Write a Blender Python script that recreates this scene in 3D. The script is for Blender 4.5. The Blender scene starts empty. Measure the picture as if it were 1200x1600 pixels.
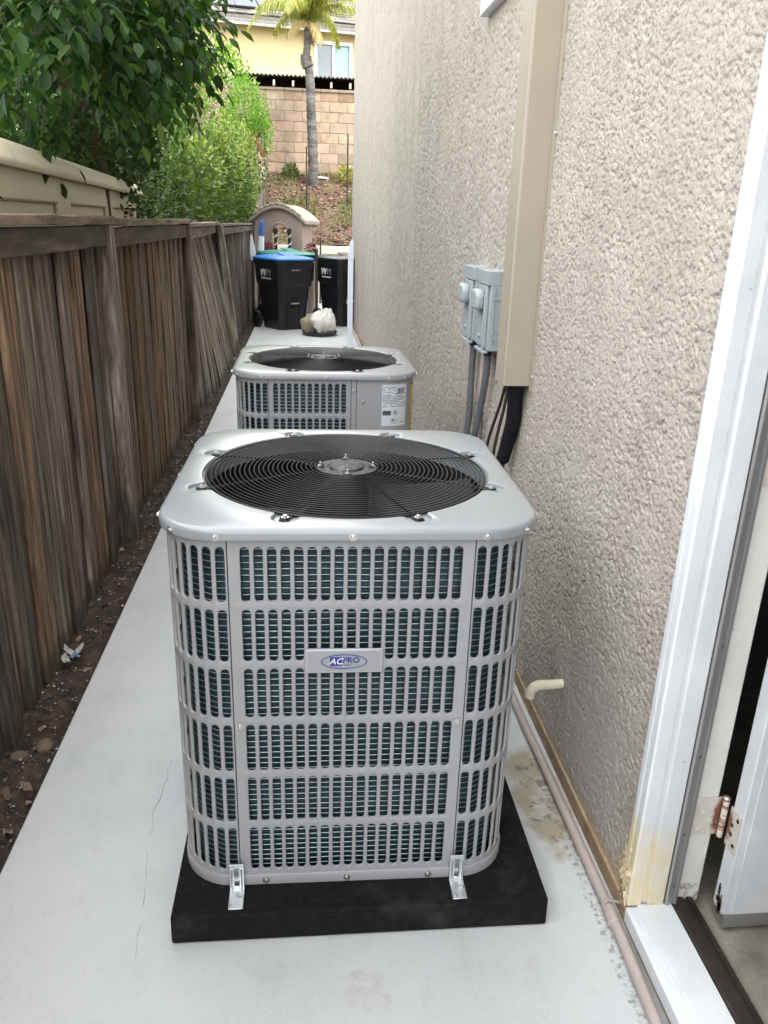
import bpy, bmesh, math, random
import numpy as np
from mathutils import Vector, Matrix, Euler
random.seed(7); RNG = np.random.default_rng(11)
R = math.radians; PI = math.pi
SC = bpy.context.scene; COL = SC.collection

# ------------------------------------------------------------------ camera
cd = bpy.data.cameras.new('camera'); cam = bpy.data.objects.new('camera', cd); COL.objects.link(cam)
cd.sensor_fit = 'VERTICAL'; cd.sensor_height = 36.0; cd.sensor_width = 27.0
cd.lens = 1228.9 / 1600 * 36.0
cd.clip_start = 0.02; cd.clip_end = 400
rx = Vector((0.9951, -0.09459, 0.02884)); uy = Vector((0.00575, 0.34651, 0.93803)); fw = Vector((0.09872, 0.93326, -0.34536))
m = Matrix((rx, uy, -fw)).transposed().to_4x4(); m.translation = Vector((0, 0, 1.62))
cam.matrix_world = m
SC.camera = cam

# ------------------------------------------------------------------ sky, sun, exposure
SUN_EL, SUN_AZ = R(50), R(132)        # azimuth clockwise from +Y: behind the camera, over the house on the right
w = bpy.data.worlds.new('World'); SC.world = w; w.use_nodes = True
nt = w.node_tree; nt.nodes.clear()
sky = nt.nodes.new('ShaderNodeTexSky'); sky.sky_type = 'NISHITA'; sky.sun_disc = False
sky.sun_elevation = SUN_EL; sky.sun_rotation = SUN_AZ; sky.air_density = 1.0; sky.dust_density = 3.0; sky.ozone_density = 0.6
hs = nt.nodes.new('ShaderNodeHueSaturation'); hs.inputs['Saturation'].default_value = 0.28
bg = nt.nodes.new('ShaderNodeBackground'); bg.inputs['Strength'].default_value = 0.15
wo = nt.nodes.new('ShaderNodeOutputWorld')
tcw = nt.nodes.new('ShaderNodeTexCoord'); nzw = nt.nodes.new('ShaderNodeTexNoise'); nzw.inputs['Scale'].default_value = 3.2; nzw.inputs['Detail'].default_value = 6; nzw.inputs['Roughness'].default_value = 0.55
mrw = nt.nodes.new('ShaderNodeMapRange'); mrw.inputs[1].default_value = 0.42; mrw.inputs[2].default_value = 0.66; mrw.inputs[3].default_value = 0.3
mxw = nt.nodes.new('ShaderNodeMix'); mxw.data_type = 'RGBA'; mxw.inputs[7].default_value = (11.0, 11.2, 11.4, 1)      # thin bright cloud over the blue
nt.links.new(tcw.outputs['Generated'], nzw.inputs['Vector']); nt.links.new(nzw.outputs['Fac'], mrw.inputs[0]); nt.links.new(mrw.outputs[0], mxw.inputs[0])
nt.links.new(sky.outputs[0], hs.inputs['Color']); nt.links.new(hs.outputs[0], mxw.inputs[6]); nt.links.new(mxw.outputs[2], bg.inputs[0]); nt.links.new(bg.outputs[0], wo.inputs[0])
sl = bpy.data.lights.new('sun', 'SUN'); sl.energy = 1.1; sl.angle = R(9); sl.color = (1.0, 0.95, 0.87)
so = bpy.data.objects.new('sun', sl); COL.objects.link(so)
sd = Vector((math.sin(SUN_AZ) * math.cos(SUN_EL), math.cos(SUN_AZ) * math.cos(SUN_EL), math.sin(SUN_EL)))
so.rotation_euler = sd.to_track_quat('Z', 'Y').to_euler(); so.location = sd * 40
SC.view_settings.view_transform = 'Standard'; SC.view_settings.look = 'None'
SC.view_settings.exposure = 2.08; SC.view_settings.gamma = 1.0; SC.view_settings.use_curve_mapping = False
SC.cycles.max_bounces = 8; SC.cycles.diffuse_bounces = 4; SC.cycles.glossy_bounces = 4; SC.cycles.transmission_bounces = 4
SC.cycles.use_denoising = True

# ------------------------------------------------------------------ materials
def mat(name, cols, scale=8.0, rough=0.7, bump=0.0, bscale=None, stretch=(1, 1, 1), metal=0.0, detail=6.0, lo=0.3, hi=0.7,
        rnd=False, spec=0.5, coat=0.0, objcol=False, isl=0.0, transl=0.0, rrough=0.0, bdist=0.01):
    """noise-driven colour ramp over object coordinates, with optional bump, per-object offset, per-island shift"""
    M = bpy.data.materials.new(name); M.use_nodes = True; t = M.node_tree; N = t.nodes; L = t.links
    b = N['Principled BSDF']; b.inputs['Roughness'].default_value = rough; b.inputs['Metallic'].default_value = metal
    b.inputs['Specular IOR Level'].default_value = spec; b.inputs['Coat Weight'].default_value = coat; b.inputs['Coat Roughness'].default_value = 0.12
    tc = N.new('ShaderNodeTexCoord'); mp = N.new('ShaderNodeMapping'); mp.inputs['Scale'].default_value = stretch
    L.new(tc.outputs['Object'], mp.inputs['Vector'])
    if rnd:
        oi = N.new('ShaderNodeObjectInfo'); mu = N.new('ShaderNodeMath'); mu.operation = 'MULTIPLY'; mu.inputs[1].default_value = 37.0
        L.new(oi.outputs['Random'], mu.inputs[0]); cx = N.new('ShaderNodeCombineXYZ')
        for k in range(3): L.new(mu.outputs[0], cx.inputs[k])
        L.new(cx.outputs[0], mp.inputs['Location'])
    col = None
    if len(cols) == 1:
        rgb = N.new('ShaderNodeRGB'); rgb.outputs[0].default_value = (*cols[0], 1); col = rgb.outputs[0]
        nz = None
    else:
        nz = N.new('ShaderNodeTexNoise'); nz.inputs['Scale'].default_value = scale; nz.inputs['Detail'].default_value = detail; nz.inputs['Roughness'].default_value = 0.62
        L.new(mp.outputs[0], nz.inputs['Vector'])
        cr = N.new('ShaderNodeValToRGB'); e = cr.color_ramp.elements
        e[0].position = lo; e[0].color = (*cols[0], 1); e[1].position = hi; e[1].color = (*cols[-1], 1)
        for k, c in enumerate(cols[1:-1]):
            q = e.new(lo + (hi - lo) * (k + 1) / (len(cols) - 1)); q.color = (*c, 1)
        if isl > 0:
            ge = N.new('ShaderNodeNewGeometry'); o2 = N.new('ShaderNodeObjectInfo')
            a1 = N.new('ShaderNodeMath'); a1.operation = 'ADD'; L.new(ge.outputs['Random Per Island'], a1.inputs[0]); L.new(o2.outputs['Random'], a1.inputs[1])
            fr = N.new('ShaderNodeMath'); fr.operation = 'FRACT'; L.new(a1.outputs[0], fr.inputs[0])
            mx = N.new('ShaderNodeMix'); mx.inputs[0].default_value = isl
            L.new(nz.outputs['Fac'], mx.inputs[2]); L.new(fr.outputs[0], mx.inputs[3]); L.new(mx.outputs[0], cr.inputs[0])
        else:
            L.new(nz.outputs['Fac'], cr.inputs[0])
        col = cr.outputs[0]
    if objcol:
        o3 = N.new('ShaderNodeObjectInfo'); mm = N.new('ShaderNodeMix'); mm.data_type = 'RGBA'; mm.blend_type = 'MULTIPLY'; mm.inputs[0].default_value = 1.0
        L.new(col, mm.inputs[6]); L.new(o3.outputs['Color'], mm.inputs[7]); col = mm.outputs[2]
    L.new(col, b.inputs['Base Color'])
    if rrough > 0 and nz is not None:
        mr = N.new('ShaderNodeMapRange'); mr.inputs[3].default_value = rough - rrough; mr.inputs[4].default_value = rough + rrough
        L.new(nz.outputs['Fac'], mr.inputs[0]); L.new(mr.outputs[0], b.inputs['Roughness'])
    if bump > 0:
        n2 = N.new('ShaderNodeTexNoise'); n2.inputs['Scale'].default_value = bscale or scale * 4; n2.inputs['Detail'].default_value = 5
        L.new(mp.outputs[0], n2.inputs['Vector']); bp = N.new('ShaderNodeBump'); bp.inputs['Strength'].default_value = bump; bp.inputs['Distance'].default_value = bdist
        L.new(n2.outputs['Fac'], bp.inputs['Height']); L.new(bp.outputs[0], b.inputs['Normal'])
    if transl > 0:
        tr = N.new('ShaderNodeBsdfTranslucent'); ms = N.new('ShaderNodeMixShader'); ms.inputs[0].default_value = transl
        gm = N.new('ShaderNodeMix'); gm.data_type = 'RGBA'; gm.blend_type = 'MULTIPLY'; gm.inputs[0].default_value = 1.0
        gm.inputs[7].default_value = (1.25, 1.3, 0.6, 1); L.new(col, gm.inputs[6]); L.new(gm.outputs[2], tr.inputs[0])
        out = N['Material Output']; L.new(b.outputs[0], ms.inputs[1]); L.new(tr.outputs[0], ms.inputs[2]); L.new(ms.outputs[0], out.inputs[0])
    M['bsdf'] = b.name
    return M

def layer(M, col, scale, lo, hi, stretch=(1, 1, 1), box=None, gen='Object', amount=1.0, off=(0, 0, 0), boost=0.35):
    """mix a stain colour over a material where a noise passes a threshold; box=(axis limits) keeps it to a place"""
    t = M.node_tree; N = t.nodes; L = t.links; b = N[M['bsdf']]
    src = b.inputs['Base Color'].links[0].from_socket
    tc = N.new('ShaderNodeTexCoord'); mp = N.new('ShaderNodeMapping'); mp.inputs['Scale'].default_value = stretch; mp.inputs['Location'].default_value = off
    L.new(tc.outputs[gen], mp.inputs[0]); nz = N.new('ShaderNodeTexNoise'); nz.inputs['Scale'].default_value = scale; nz.inputs['Detail'].default_value = 7
    nz.inputs['Roughness'].default_value = 0.65
    L.new(mp.outputs[0], nz.inputs[0])
    mr = N.new('ShaderNodeMapRange'); mr.inputs[1].default_value = lo; mr.inputs[2].default_value = hi; mr.inputs[4].default_value = amount
    fac = nz.outputs['Fac']
    if box:
        # distance to a centre (c) scaled by radii (r), minus 1 -> fades the stain out
        c, r = box; vs = N.new('ShaderNodeVectorMath'); vs.operation = 'SUBTRACT'; L.new(tc.outputs[gen], vs.inputs[0]); vs.inputs[1].default_value = c
        vd = N.new('ShaderNodeVectorMath'); vd.operation = 'DIVIDE'; L.new(vs.outputs[0], vd.inputs[0]); vd.inputs[1].default_value = r
        ln = N.new('ShaderNodeVectorMath'); ln.operation = 'LENGTH'; L.new(vd.outputs[0], ln.inputs[0])
        m2 = N.new('ShaderNodeMapRange'); m2.inputs[1].default_value = 0.5; m2.inputs[2].default_value = 1.2; m2.inputs[3].default_value = boost; m2.inputs[4].default_value = -0.5
        L.new(ln.outputs[1], m2.inputs[0]); ad = N.new('ShaderNodeMath'); ad.operation = 'ADD'; L.new(fac, ad.inputs[0]); L.new(m2.outputs[0], ad.inputs[1]); fac = ad.outputs[0]
    L.new(fac, mr.inputs[0])
    mx = N.new('ShaderNodeMix'); mx.data_type = 'RGBA'; L.new(mr.outputs[0], mx.inputs[0]); L.new(src, mx.inputs[6]); mx.inputs[7].default_value = (*col, 1)
    L.new(mx.outputs[2], b.inputs['Base Color'])
    return M

M = {}
M['slab'] = mat('painted_concrete', [(0.43, 0.45, 0.45), (0.485, 0.495, 0.495), (0.53, 0.535, 0.53)], 2.2, 0.6, 0.5, 150, lo=0.25, hi=0.75, bdist=0.002, detail=12)
layer(M['slab'], (0.38, 0.42, 0.41), 3.5, 0.50, 0.75, amount=0.45)
layer(M['slab'], (0.36, 0.36, 0.35), 60, 0.56, 0.72, amount=0.4)
layer(M['slab'], (0.35, 0.37, 0.365), 9, 0.55, 0.70, stretch=(1, 0.35, 1), amount=0.4)
layer(M['slab'], (0.20, 0.19, 0.18), 150, 0.66, 0.70, amount=0.7)
layer(M['slab'], (0.62, 0.63, 0.63), 40, 0.60, 0.72, amount=0.35, off=(7, 7, 0))
layer(M['slab'], (0.33, 0.315, 0.29), 13, 0.60, 0.75, stretch=(1, .5, 1), amount=0.35, off=(2, 9, 0))
layer(M['slab'], (0.10, 0.09, 0.085), 75, 0.755, 0.77, amount=0.85)
layer(M['slab'], (0.30, 0.25, 0.15), 9, 0.50, 0.72, box=((0.70, 1.88, 0), (0.13, 0.36, 1)), amount=0.85, boost=0.22)
layer(M['slab'], (0.15, 0.15, 0.155), 26, 0.60, 0.64, box=((0.70, 1.88, 0), (0.11, 0.34, 1)), amount=0.9, boost=0.06)
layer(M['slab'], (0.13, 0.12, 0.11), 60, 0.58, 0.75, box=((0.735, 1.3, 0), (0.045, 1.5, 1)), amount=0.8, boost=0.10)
layer(M['slab'], (0.30, 0.28, 0.24), 24, 0.52, 0.75, box=((0.13, 1.28, 0), (0.10, 0.10, 1)), amount=0.4, boost=0.10)
layer(M['slab'], (0.30, 0.29, 0.27), 5, 0.58, 0.74, amount=0.25)
M['soil'] = mat('dark_soil', [(0.012, 0.008, 0.006), (0.035, 0.022, 0.015), (0.075, 0.05, 0.034)], 18, 0.95, 0.8, 60, bdist=0.01)
M['leaf_dry'] = mat('dry_leaf', [(0.05, 0.028, 0.017), (0.11, 0.066, 0.04), (0.22, 0.15, 0.10)], 30, 0.8, isl=0.8)
M['chips'] = mat('pale_chips', [(0.025, 0.016, 0.011), (0.05, 0.034, 0.024), (0.09, 0.066, 0.048), (0.14, 0.105, 0.08), (0.50, 0.48, 0.45)], 30, 0.85, isl=0.97, lo=0.05, hi=0.97)
M['twig'] = mat('dry_twig', [(0.07, 0.05, 0.035), (0.17, 0.13, 0.10)], 20, 0.9)
M['wood'] = mat('weathered_wood', [(0.010, 0.007, 0.005), (0.058, 0.045, 0.034), (0.115, 0.095, 0.076), (0.205, 0.178, 0.150)], 6.0, 0.88, 1.0, 24, stretch=(3.2, 7.5, 0.30), rnd=True, objcol=True, lo=0.34, hi=0.68, bdist=0.008, detail=10)
layer(M['wood'], (0.22, 0.105, 0.045), 4, 0.66, 0.76, stretch=(2, 5, 0.3), amount=0.35, off=(3, 1, 0))
layer(M['wood'], (0.008, 0.006, 0.005), 5, 0.54, 0.66, stretch=(2.5, 7, 0.4), amount=0.85, off=(9, 2, 4))
layer(M['wood'], (0.20, 0.185, 0.168), 1.6, 0.50, 0.70, stretch=(2, 6, 0.5), amount=0.45, off=(4, 7, 1))
layer(M['wood'], (0.045, 0.040, 0.024), 6, 0.45, 0.70, stretch=(2, 4, 1), box=((0, 0, 0), (9, 9, .22)), amount=0.7, boost=0.2)
layer(M['wood'], (0.012, 0.009, 0.007), 34, 0.70, 0.74, stretch=(1, 1, .6), amount=0.8, off=(1, 3, 2))
M['wood_rail'] = mat('weathered_rail_wood', [(0.026, 0.020, 0.015), (0.075, 0.060, 0.046), (0.15, 0.126, 0.102)], 7.0, 0.85, 0.6, 26, stretch=(4, 0.4, 4), rnd=True, objcol=True, bdist=0.006)
M['stucco'] = mat('tan_stucco', [(0.385, 0.345, 0.298), (0.435, 0.393, 0.343), (0.475, 0.433, 0.382)], 5, 0.96, 0.9, 480, bdist=0.002, spec=0.05)
layer(M['stucco'], (0.20, 0.175, 0.145), 230, 0.50, 0.60, amount=0.62)
layer(M['stucco'], (0.50, 0.47, 0.42), 260, 0.56, 0.68, amount=0.45, off=(5, 5, 5))
layer(M['stucco'], (0.31, 0.29, 0.25), 1.6, 0.48, 0.75, stretch=(1, 3.0, 0.25), amount=0.55)
layer(M['stucco'], (0.25, 0.225, 0.185), 2.2, 0.55, 0.70, stretch=(1, 3.5, 0.12), amount=0.5, box=((0.8, 13.4, 1.6), (1, 1.9, 3.0)), boost=0.05)
layer(M['stucco'], (0.42, 0.405, 0.405), 5, 0.40, 0.85, stretch=(1, 1.5, 0.6), box=((0.79, 1.80, 0.24), (1, 0.36, 0.36)), amount=0.6, boost=0.22)
layer(M['stucco'], (0.48, 0.36, 0.18), 14, 0.45, 0.75, box=((0.79, 1.47, 0.10), (1, 0.06, 0.12)), amount=0.7, boost=0.25)
layer(M['stucco'], (0.36, 0.26, 0.14), 8, 0.45, 0.7, box=((0.79, 1.75, 0.05), (1, 0.5, 0.05)), amount=0.5)
M['found'] = mat('tan_foundation_paint', [(0.17, 0.11, 0.06), (0.30, 0.215, 0.125), (0.36, 0.28, 0.18)], 9, 0.85, 0.5, 60)
M['white'] = mat('old_white_paint', [(0.56, 0.58, 0.60), (0.66, 0.67, 0.68)], 5, 0.42, 0.25, 60, bdist=0.003)
layer(M['white'], (0.10, 0.09, 0.08), 70, 0.70, 0.73, amount=0.65)
layer(M['white'], (0.52, 0.53, 0.54), 9, 0.5, 0.7, amount=0.4)
M['white_trim'] = mat('peeling_white_paint', [(0.56, 0.58, 0.60), (0.67, 0.68, 0.69)], 5, 0.45, 0.35, 50, bdist=0.003)
layer(M['white_trim'], (0.10, 0.09, 0.08), 60, 0.69, 0.72, amount=0.75)
layer(M['white_trim'], (0.52, 0.53, 0.53), 14, 0.52, 0.68, stretch=(1, 1, 0.2), amount=0.5)
layer(M['white_trim'], (0.62, 0.50, 0.25), 12, 0.45, 0.85, stretch=(1, 2.5, 0.5), box=((0.78, 1.435, 0.08), (1, 0.10, 0.42)), amount=0.85, boost=0.32)
layer(M['white_trim'], (0.16, 0.10, 0.06), 40, 0.50, 0.60, box=((0.79, 1.44, 0.07), (1, 0.08, 0.07)), amount=0.9, stretch=(1, 1, 0.3), boost=0.12)
M['jamb'] = mat('cream_white_jamb', [(0.58, 0.57, 0.53), (0.68, 0.67, 0.63)], 5, 0.5, 0.3, 60, bdist=0.003)
layer(M['jamb'], (0.16, 0.12, 0.09), 50, 0.66, 0.72, amount=0.7)
layer(M['jamb'], (0.20, 0.13, 0.08), 26, 0.56, 0.64, box=((0.92, 1.40, 0.06), (1, 1, 0.14)), amount=0.8, boost=0.10)
M['strip'] = mat('dull_aluminium', [(0.28, 0.27, 0.26), (0.42, 0.42, 0.42)], 4, 0.42, 0.2, 60, stretch=(1, 1, 0.2), metal=0.7)
M['bronze'] = mat('bronze_threshold', [(0.018, 0.013, 0.010), (0.04, 0.03, 0.025)], 12, 0.45, 0.3, 80, metal=0.2)
M['floor'] = mat('dusty_concrete_floor', [(0.13, 0.11, 0.085), (0.22, 0.195, 0.155), (0.30, 0.27, 0.22)], 7, 0.85, 0.4, 80)
M['dark'] = mat('dark_interior', [(0.26, 0.255, 0.25), (0.32, 0.31, 0.30)], 3, 0.9)
M['acpaint'] = mat('grey_cabinet_paint', [(0.262, 0.264, 0.272), (0.285, 0.287, 0.294)], 2.5, 0.40, 0.06, 400, spec=0.45, coat=0.15, bdist=0.001)
M['lidpaint'] = mat('grey_lid_paint', [(0.225, 0.236, 0.243), (0.245, 0.256, 0.263)], 2.5, 0.30, 0.10, 7, spec=0.45, coat=0.45, bdist=0.004)
M['coil'] = mat('teal_coil_fins', [(0.008, 0.022, 0.030), (0.014, 0.040, 0.052)], 40, 0.45, 0.6, 160, stretch=(1, 1, 0.2), metal=0.3, bdist=0.004)
M['tube'] = mat('coil_tube', [(0.26, 0.33, 0.35), (0.45, 0.52, 0.53)], 20, 0.3, metal=0.75)
M['blackwire'] = mat('gloss_black_wire', [(0.006, 0.006, 0.007), (0.010, 0.010, 0.011)], 20, 0.38, coat=0.0, spec=0.4)
M['blade'] = mat('fan_blade_black', [(0.020, 0.020, 0.021), (0.030, 0.030, 0.031)], 6, 0.42, spec=0.35)
M['hub'] = mat('dusty_hub', [(0.02, 0.02, 0.02), (0.03, 0.03, 0.03), (0.24, 0.24, 0.23)], 55, 0.5, 0.4, 120, lo=0.42, hi=0.74)
M['inner'] = mat('dark_shroud', [(0.008, 0.008, 0.009), (0.012, 0.012, 0.012)], 6, 0.6, spec=0.3)
M['steel'] = mat('zinc_steel', [(0.55, 0.57, 0.58), (0.70, 0.72, 0.73)], 30, 0.35, metal=0.85, rrough=0.1)
M['screw'] = mat('bright_screw', [(0.50, 0.50, 0.50), (0.58, 0.58, 0.58)], 30, 0.34, metal=0.9)
M['pad'] = mat('black_plastic_pad', [(0.005, 0.005, 0.0055), (0.008, 0.008, 0.0085), (0.013, 0.013, 0.0135)], 60, 0.8, 0.9, 420, bdist=0.002, spec=0.12)
layer(M['pad'], (0.30, 0.30, 0.29), 55, 0.70, 0.74, amount=0.6)
layer(M['pad'], (0.05, 0.05, 0.05), 6, 0.55, 0.75, amount=0.5)
M['badge'] = mat('badge_grey', [(0.27, 0.27, 0.285), (0.285, 0.285, 0.30)], 8, 0.4)
M['badge_rim'] = mat('badge_rim', [(0.36, 0.36, 0.375), (0.38, 0.38, 0.395)], 8, 0.3)
M['blue'] = mat('logo_blue', [(0.012, 0.035, 0.20), (0.014, 0.04, 0.22)], 8, 0.4)
M['logo_white'] = mat('logo_white', [(0.7, 0.7, 0.7), (0.75, 0.75, 0.75)], 8, 0.4)
M['label'] = mat('rating_label', [(0.50, 0.53, 0.57), (0.55, 0.57, 0.60)], 6, 0.35)
M['ink'] = mat('ink', [(0.05, 0.05, 0.06), (0.07, 0.07, 0.08)], 6, 0.5)
M['yellow'] = mat('yellow_label', [(0.60, 0.46, 0.02), (0.66, 0.50, 0.03)], 6, 0.4)
M['greybox'] = mat('grey_electrical_enamel', [(0.285, 0.325, 0.335), (0.33, 0.37, 0.38)], 6, 0.45, 0.2, 80, bdist=0.002)
M['cover'] = mat('tan_line_cover', [(0.30, 0.26, 0.20), (0.325, 0.282, 0.218)], 4, 0.55, 0.1, 200, bdist=0.001)
M['conduit'] = mat('grey_flex_conduit', [(0.10, 0.105, 0.115), (0.14, 0.145, 0.155)], 9, 0.5)
M['insul'] = mat('black_foam_insulation', [(0.004, 0.0045, 0.006), (0.014, 0.015, 0.018)], 25, 0.85, 0.9, 45, spec=0.2, stretch=(1, 1, 0.5), bdist=0.01)
M['cable'] = mat('dark_cable', [(0.02, 0.017, 0.013), (0.03, 0.026, 0.02)], 8, 0.6)
M['pvc'] = mat('cream_pvc', [(0.55, 0.48, 0.36), (0.66, 0.60, 0.48)], 14, 0.5, 0.2, 60)
layer(M['pvc'], (0.10, 0.09, 0.06), 30, 0.66, 0.72, amount=0.7)
M['pipe'] = mat('painted_pink_grey_pipe', [(0.34, 0.28, 0.25), (0.42, 0.355, 0.32)], 10, 0.6, 0.3, 80, bdist=0.002)
layer(M['pipe'], (0.20, 0.09, 0.06), 35, 0.68, 0.73, amount=0.7)
M['rust'] = mat('rusty_white_hinge', [(0.52, 0.47, 0.42), (0.60, 0.56, 0.51)], 30, 0.5, 0.4, 80)
layer(M['rust'], (0.17, 0.045, 0.018), 60, 0.48, 0.72, box=((0.966, 1.392, 0.335), (0.034, 0.045, 0.09)), amount=0.95, boost=0.28)
layer(M['rust'], (0.17, 0.045, 0.018), 60, 0.48, 0.72, box=((0.966, 1.392, 1.20), (0.034, 0.045, 0.09)), amount=0.95, boost=0.28)
M['knuckle'] = mat('rusted_knuckle', [(0.24, 0.07, 0.03), (0.60, 0.50, 0.42), (0.66, 0.58, 0.50)], 26, 0.5, 0.3, 80, stretch=(0.5, 0.5, 3), lo=0.36, hi=0.6)
M['brass'] = mat('worn_pin_head', [(0.5, 0.42, 0.3), (0.62, 0.54, 0.42)], 30, 0.35, metal=0.8)
M['binblack'] = mat('bin_black_plastic', [(0.008, 0.0085, 0.011), (0.014, 0.0145, 0.018)], 5, 0.36, 0.2, 200, bdist=0.001)
M['lidblue'] = mat('bin_blue_plastic', [(0.01, 0.13, 0.42), (0.02, 0.18, 0.52)], 4, 0.38)
M['lidgreen'] = mat('bin_green_plastic', [(0.01, 0.17, 0.12), (0.015, 0.21, 0.15)], 4, 0.4)
M['lidgrey'] = mat('bin_grey_plastic', [(0.035, 0.04, 0.042), (0.05, 0.055, 0.058)], 4, 0.3)
M['decal'] = mat('white_decal', [(0.5, 0.5, 0.5), (0.6, 0.6, 0.6)], 40, 0.5)
M['decal_dim'] = mat('grey_decal', [(0.16, 0.16, 0.16), (0.2, 0.2, 0.2)], 40, 0.5)
M['sack'] = mat('white_sack', [(0.55, 0.52, 0.47), (0.70, 0.68, 0.64)], 8, 0.8, 0.5, 30)
M['sack2'] = mat('khaki_sack', [(0.24, 0.21, 0.13), (0.42, 0.38, 0.27)], 12, 0.85, 0.5, 40)
M['play'] = mat('beige_toy_plastic', [(0.29, 0.225, 0.19), (0.345, 0.27, 0.23)], 3, 0.6)
M['playroof'] = mat('taupe_toy_roof', [(0.30, 0.25, 0.20), (0.36, 0.31, 0.25)], 5, 0.6)
M['vinyl'] = mat('white_vinyl', [(0.62, 0.68, 0.74), (0.70, 0.75, 0.80)], 4, 0.4)
M['shed'] = mat('cream_resin', [(0.66, 0.61, 0.46), (0.71, 0.66, 0.51)], 3, 0.55, 0.15, 120, bdist=0.002)
layer(M['shed'], (0.30, 0.25, 0.15), 3, 0.55, 0.8, stretch=(1, 1, 0.3), amount=0.5)
M['bark'] = mat('red_brown_bark', [(0.03, 0.016, 0.010), (0.075, 0.042, 0.028), (0.11, 0.065, 0.045)], 7, 0.9, 0.8, 20, stretch=(2, 2, 0.5), bdist=0.02)
M['leaf'] = mat('dark_green_leaf', [(0.009, 0.028, 0.006), (0.016, 0.048, 0.010), (0.030, 0.078, 0.015), (0.085, 0.145, 0.028)], 6, 0.5, spec=0.25, isl=0.75, transl=0.42, lo=0.15, hi=0.9)
M['leaf_privet'] = mat('glossy_privet_leaf', [(0.012, 0.034, 0.008), (0.028, 0.068, 0.014), (0.085, 0.145, 0.035)], 6, 0.42, spec=0.35, isl=0.75, transl=0.3, lo=0.12, hi=0.98)
M['leaf_light'] = mat('light_green_leaf', [(0.020, 0.046, 0.008), (0.060, 0.110, 0.018), (0.19, 0.235, 0.052)], 2.2, 0.5, isl=0.5, transl=0.35, lo=0.15, hi=0.9)
M['leaf_lit'] = mat('lit_hedge_leaf', [(0.06, 0.12, 0.015), (0.15, 0.23, 0.035), (0.33, 0.37, 0.11)], 5, 0.5, isl=0.7, transl=0.35, lo=0.15, hi=0.9)  # hedge leaf colour lightened for its brightly lit side
M['leaf_lime'] = mat('lime_green_leaf', [(0.06, 0.15, 0.012), (0.13, 0.27, 0.025), (0.22, 0.36, 0.05)], 5, 0.5, isl=0.7, transl=0.4, lo=0.15, hi=0.9)
M['leaf_red'] = mat('red_young_leaf', [(0.13, 0.03, 0.02), (0.26, 0.08, 0.05), (0.30, 0.2, 0.12)], 5, 0.5, isl=0.8, transl=0.3)
M['blossom'] = mat('cream_blossom', [(0.5, 0.48, 0.34), (0.75, 0.72, 0.6)], 5, 0.7, isl=0.7, transl=0.3)
M['blossom_green'] = mat('greenish_flower_head', [(0.18, 0.22, 0.08), (0.32, 0.34, 0.15)], 5, 0.7, isl=0.7)
M['palmleaf'] = mat('palm_leaflet', [(0.11, 0.16, 0.02), (0.24, 0.28, 0.04), (0.42, 0.36, 0.10)], 1.2, 0.5, isl=0.6, transl=0.35)
M['palmdry'] = mat('dry_palm_leaflet', [(0.36, 0.27, 0.11), (0.52, 0.40, 0.20)], 2, 0.7, isl=0.7, transl=0.3)
M['palmbark'] = mat('grey_palm_trunk', [(0.03, 0.027, 0.025), (0.085, 0.078, 0.073), (0.16, 0.148, 0.14)], 3, 0.9, 0.9, 14, stretch=(1, 1, 3.0), bdist=0.02)
M['mulch'] = mat('brown_mulch_soil', [(0.035, 0.018, 0.012), (0.085, 0.046, 0.029), (0.15, 0.09, 0.06)], 9, 0.95, 0.8, 40, bdist=0.02)
layer(M['mulch'], (0.075, 0.09, 0.03), 1.4, 0.50, 0.66, amount=0.7)
M['grass'] = mat('thin_grass', [(0.06, 0.10, 0.02), (0.15, 0.19, 0.05), (0.25, 0.24, 0.10)], 3, 0.7, isl=0.8, transl=0.3)
M['block'] = mat('pink_tan_block', [(0.235, 0.172, 0.122), (0.33, 0.25, 0.178), (0.385, 0.297, 0.215)], 5, 0.9, 0.5, 60, rnd=True, objcol=True, bdist=0.004)
M['mortar'] = mat('mortar', [(0.22, 0.16, 0.12), (0.28, 0.21, 0.16)], 9, 0.95)
M['cap'] = mat('block_cap', [(0.20, 0.15, 0.115), (0.30, 0.235, 0.18)], 6, 0.9, 0.4, 50, rnd=True)
M['yellowwall'] = mat('pale_yellow_stucco', [(0.56, 0.455, 0.235), (0.60, 0.495, 0.265)], 2, 0.9, 0.3, 60)
M['trimwhite'] = mat('house_white_trim', [(0.70, 0.71, 0.72), (0.76, 0.77, 0.78)], 3, 0.5)
M['tile'] = mat('grey_roof_tile', [(0.08, 0.073, 0.065), (0.15, 0.138, 0.122)], 9, 0.85, 0.4, 30, rnd=True)
M['solar'] = mat('solar_cell', [(0.02, 0.03, 0.055), (0.03, 0.042, 0.075)], 3, 0.45, spec=0.3)
M['solarline'] = mat('solar_busbar', [(0.12, 0.13, 0.15), (0.15, 0.16, 0.18)], 3, 0.5, metal=0.2)
M['solarframe'] = mat('solar_frame', [(0.012, 0.012, 0.013), (0.018, 0.018, 0.018)], 3, 0.4)
M['glass'] = mat('window_glass_blue', [(0.06, 0.09, 0.095), (0.09, 0.12, 0.125)], 2, 0.06, coat=1.0)
M['blind'] = mat('pale_aqua_blind', [(0.20, 0.36, 0.345), (0.24, 0.40, 0.385)], 2, 0.3, coat=0.6)
M['patio'] = mat('dark_brown_wood', [(0.016, 0.010, 0.007), (0.035, 0.022, 0.015)], 8, 0.9, 0.5, 30)
M['sheet'] = mat('corrugated_sheet', [(0.06, 0.05, 0.04), (0.13, 0.11, 0.09)], 6, 0.7)
M['rafter'] = mat('pale_rafter_end', [(0.36, 0.31, 0.24), (0.46, 0.41, 0.33)], 6, 0.8)
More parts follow.
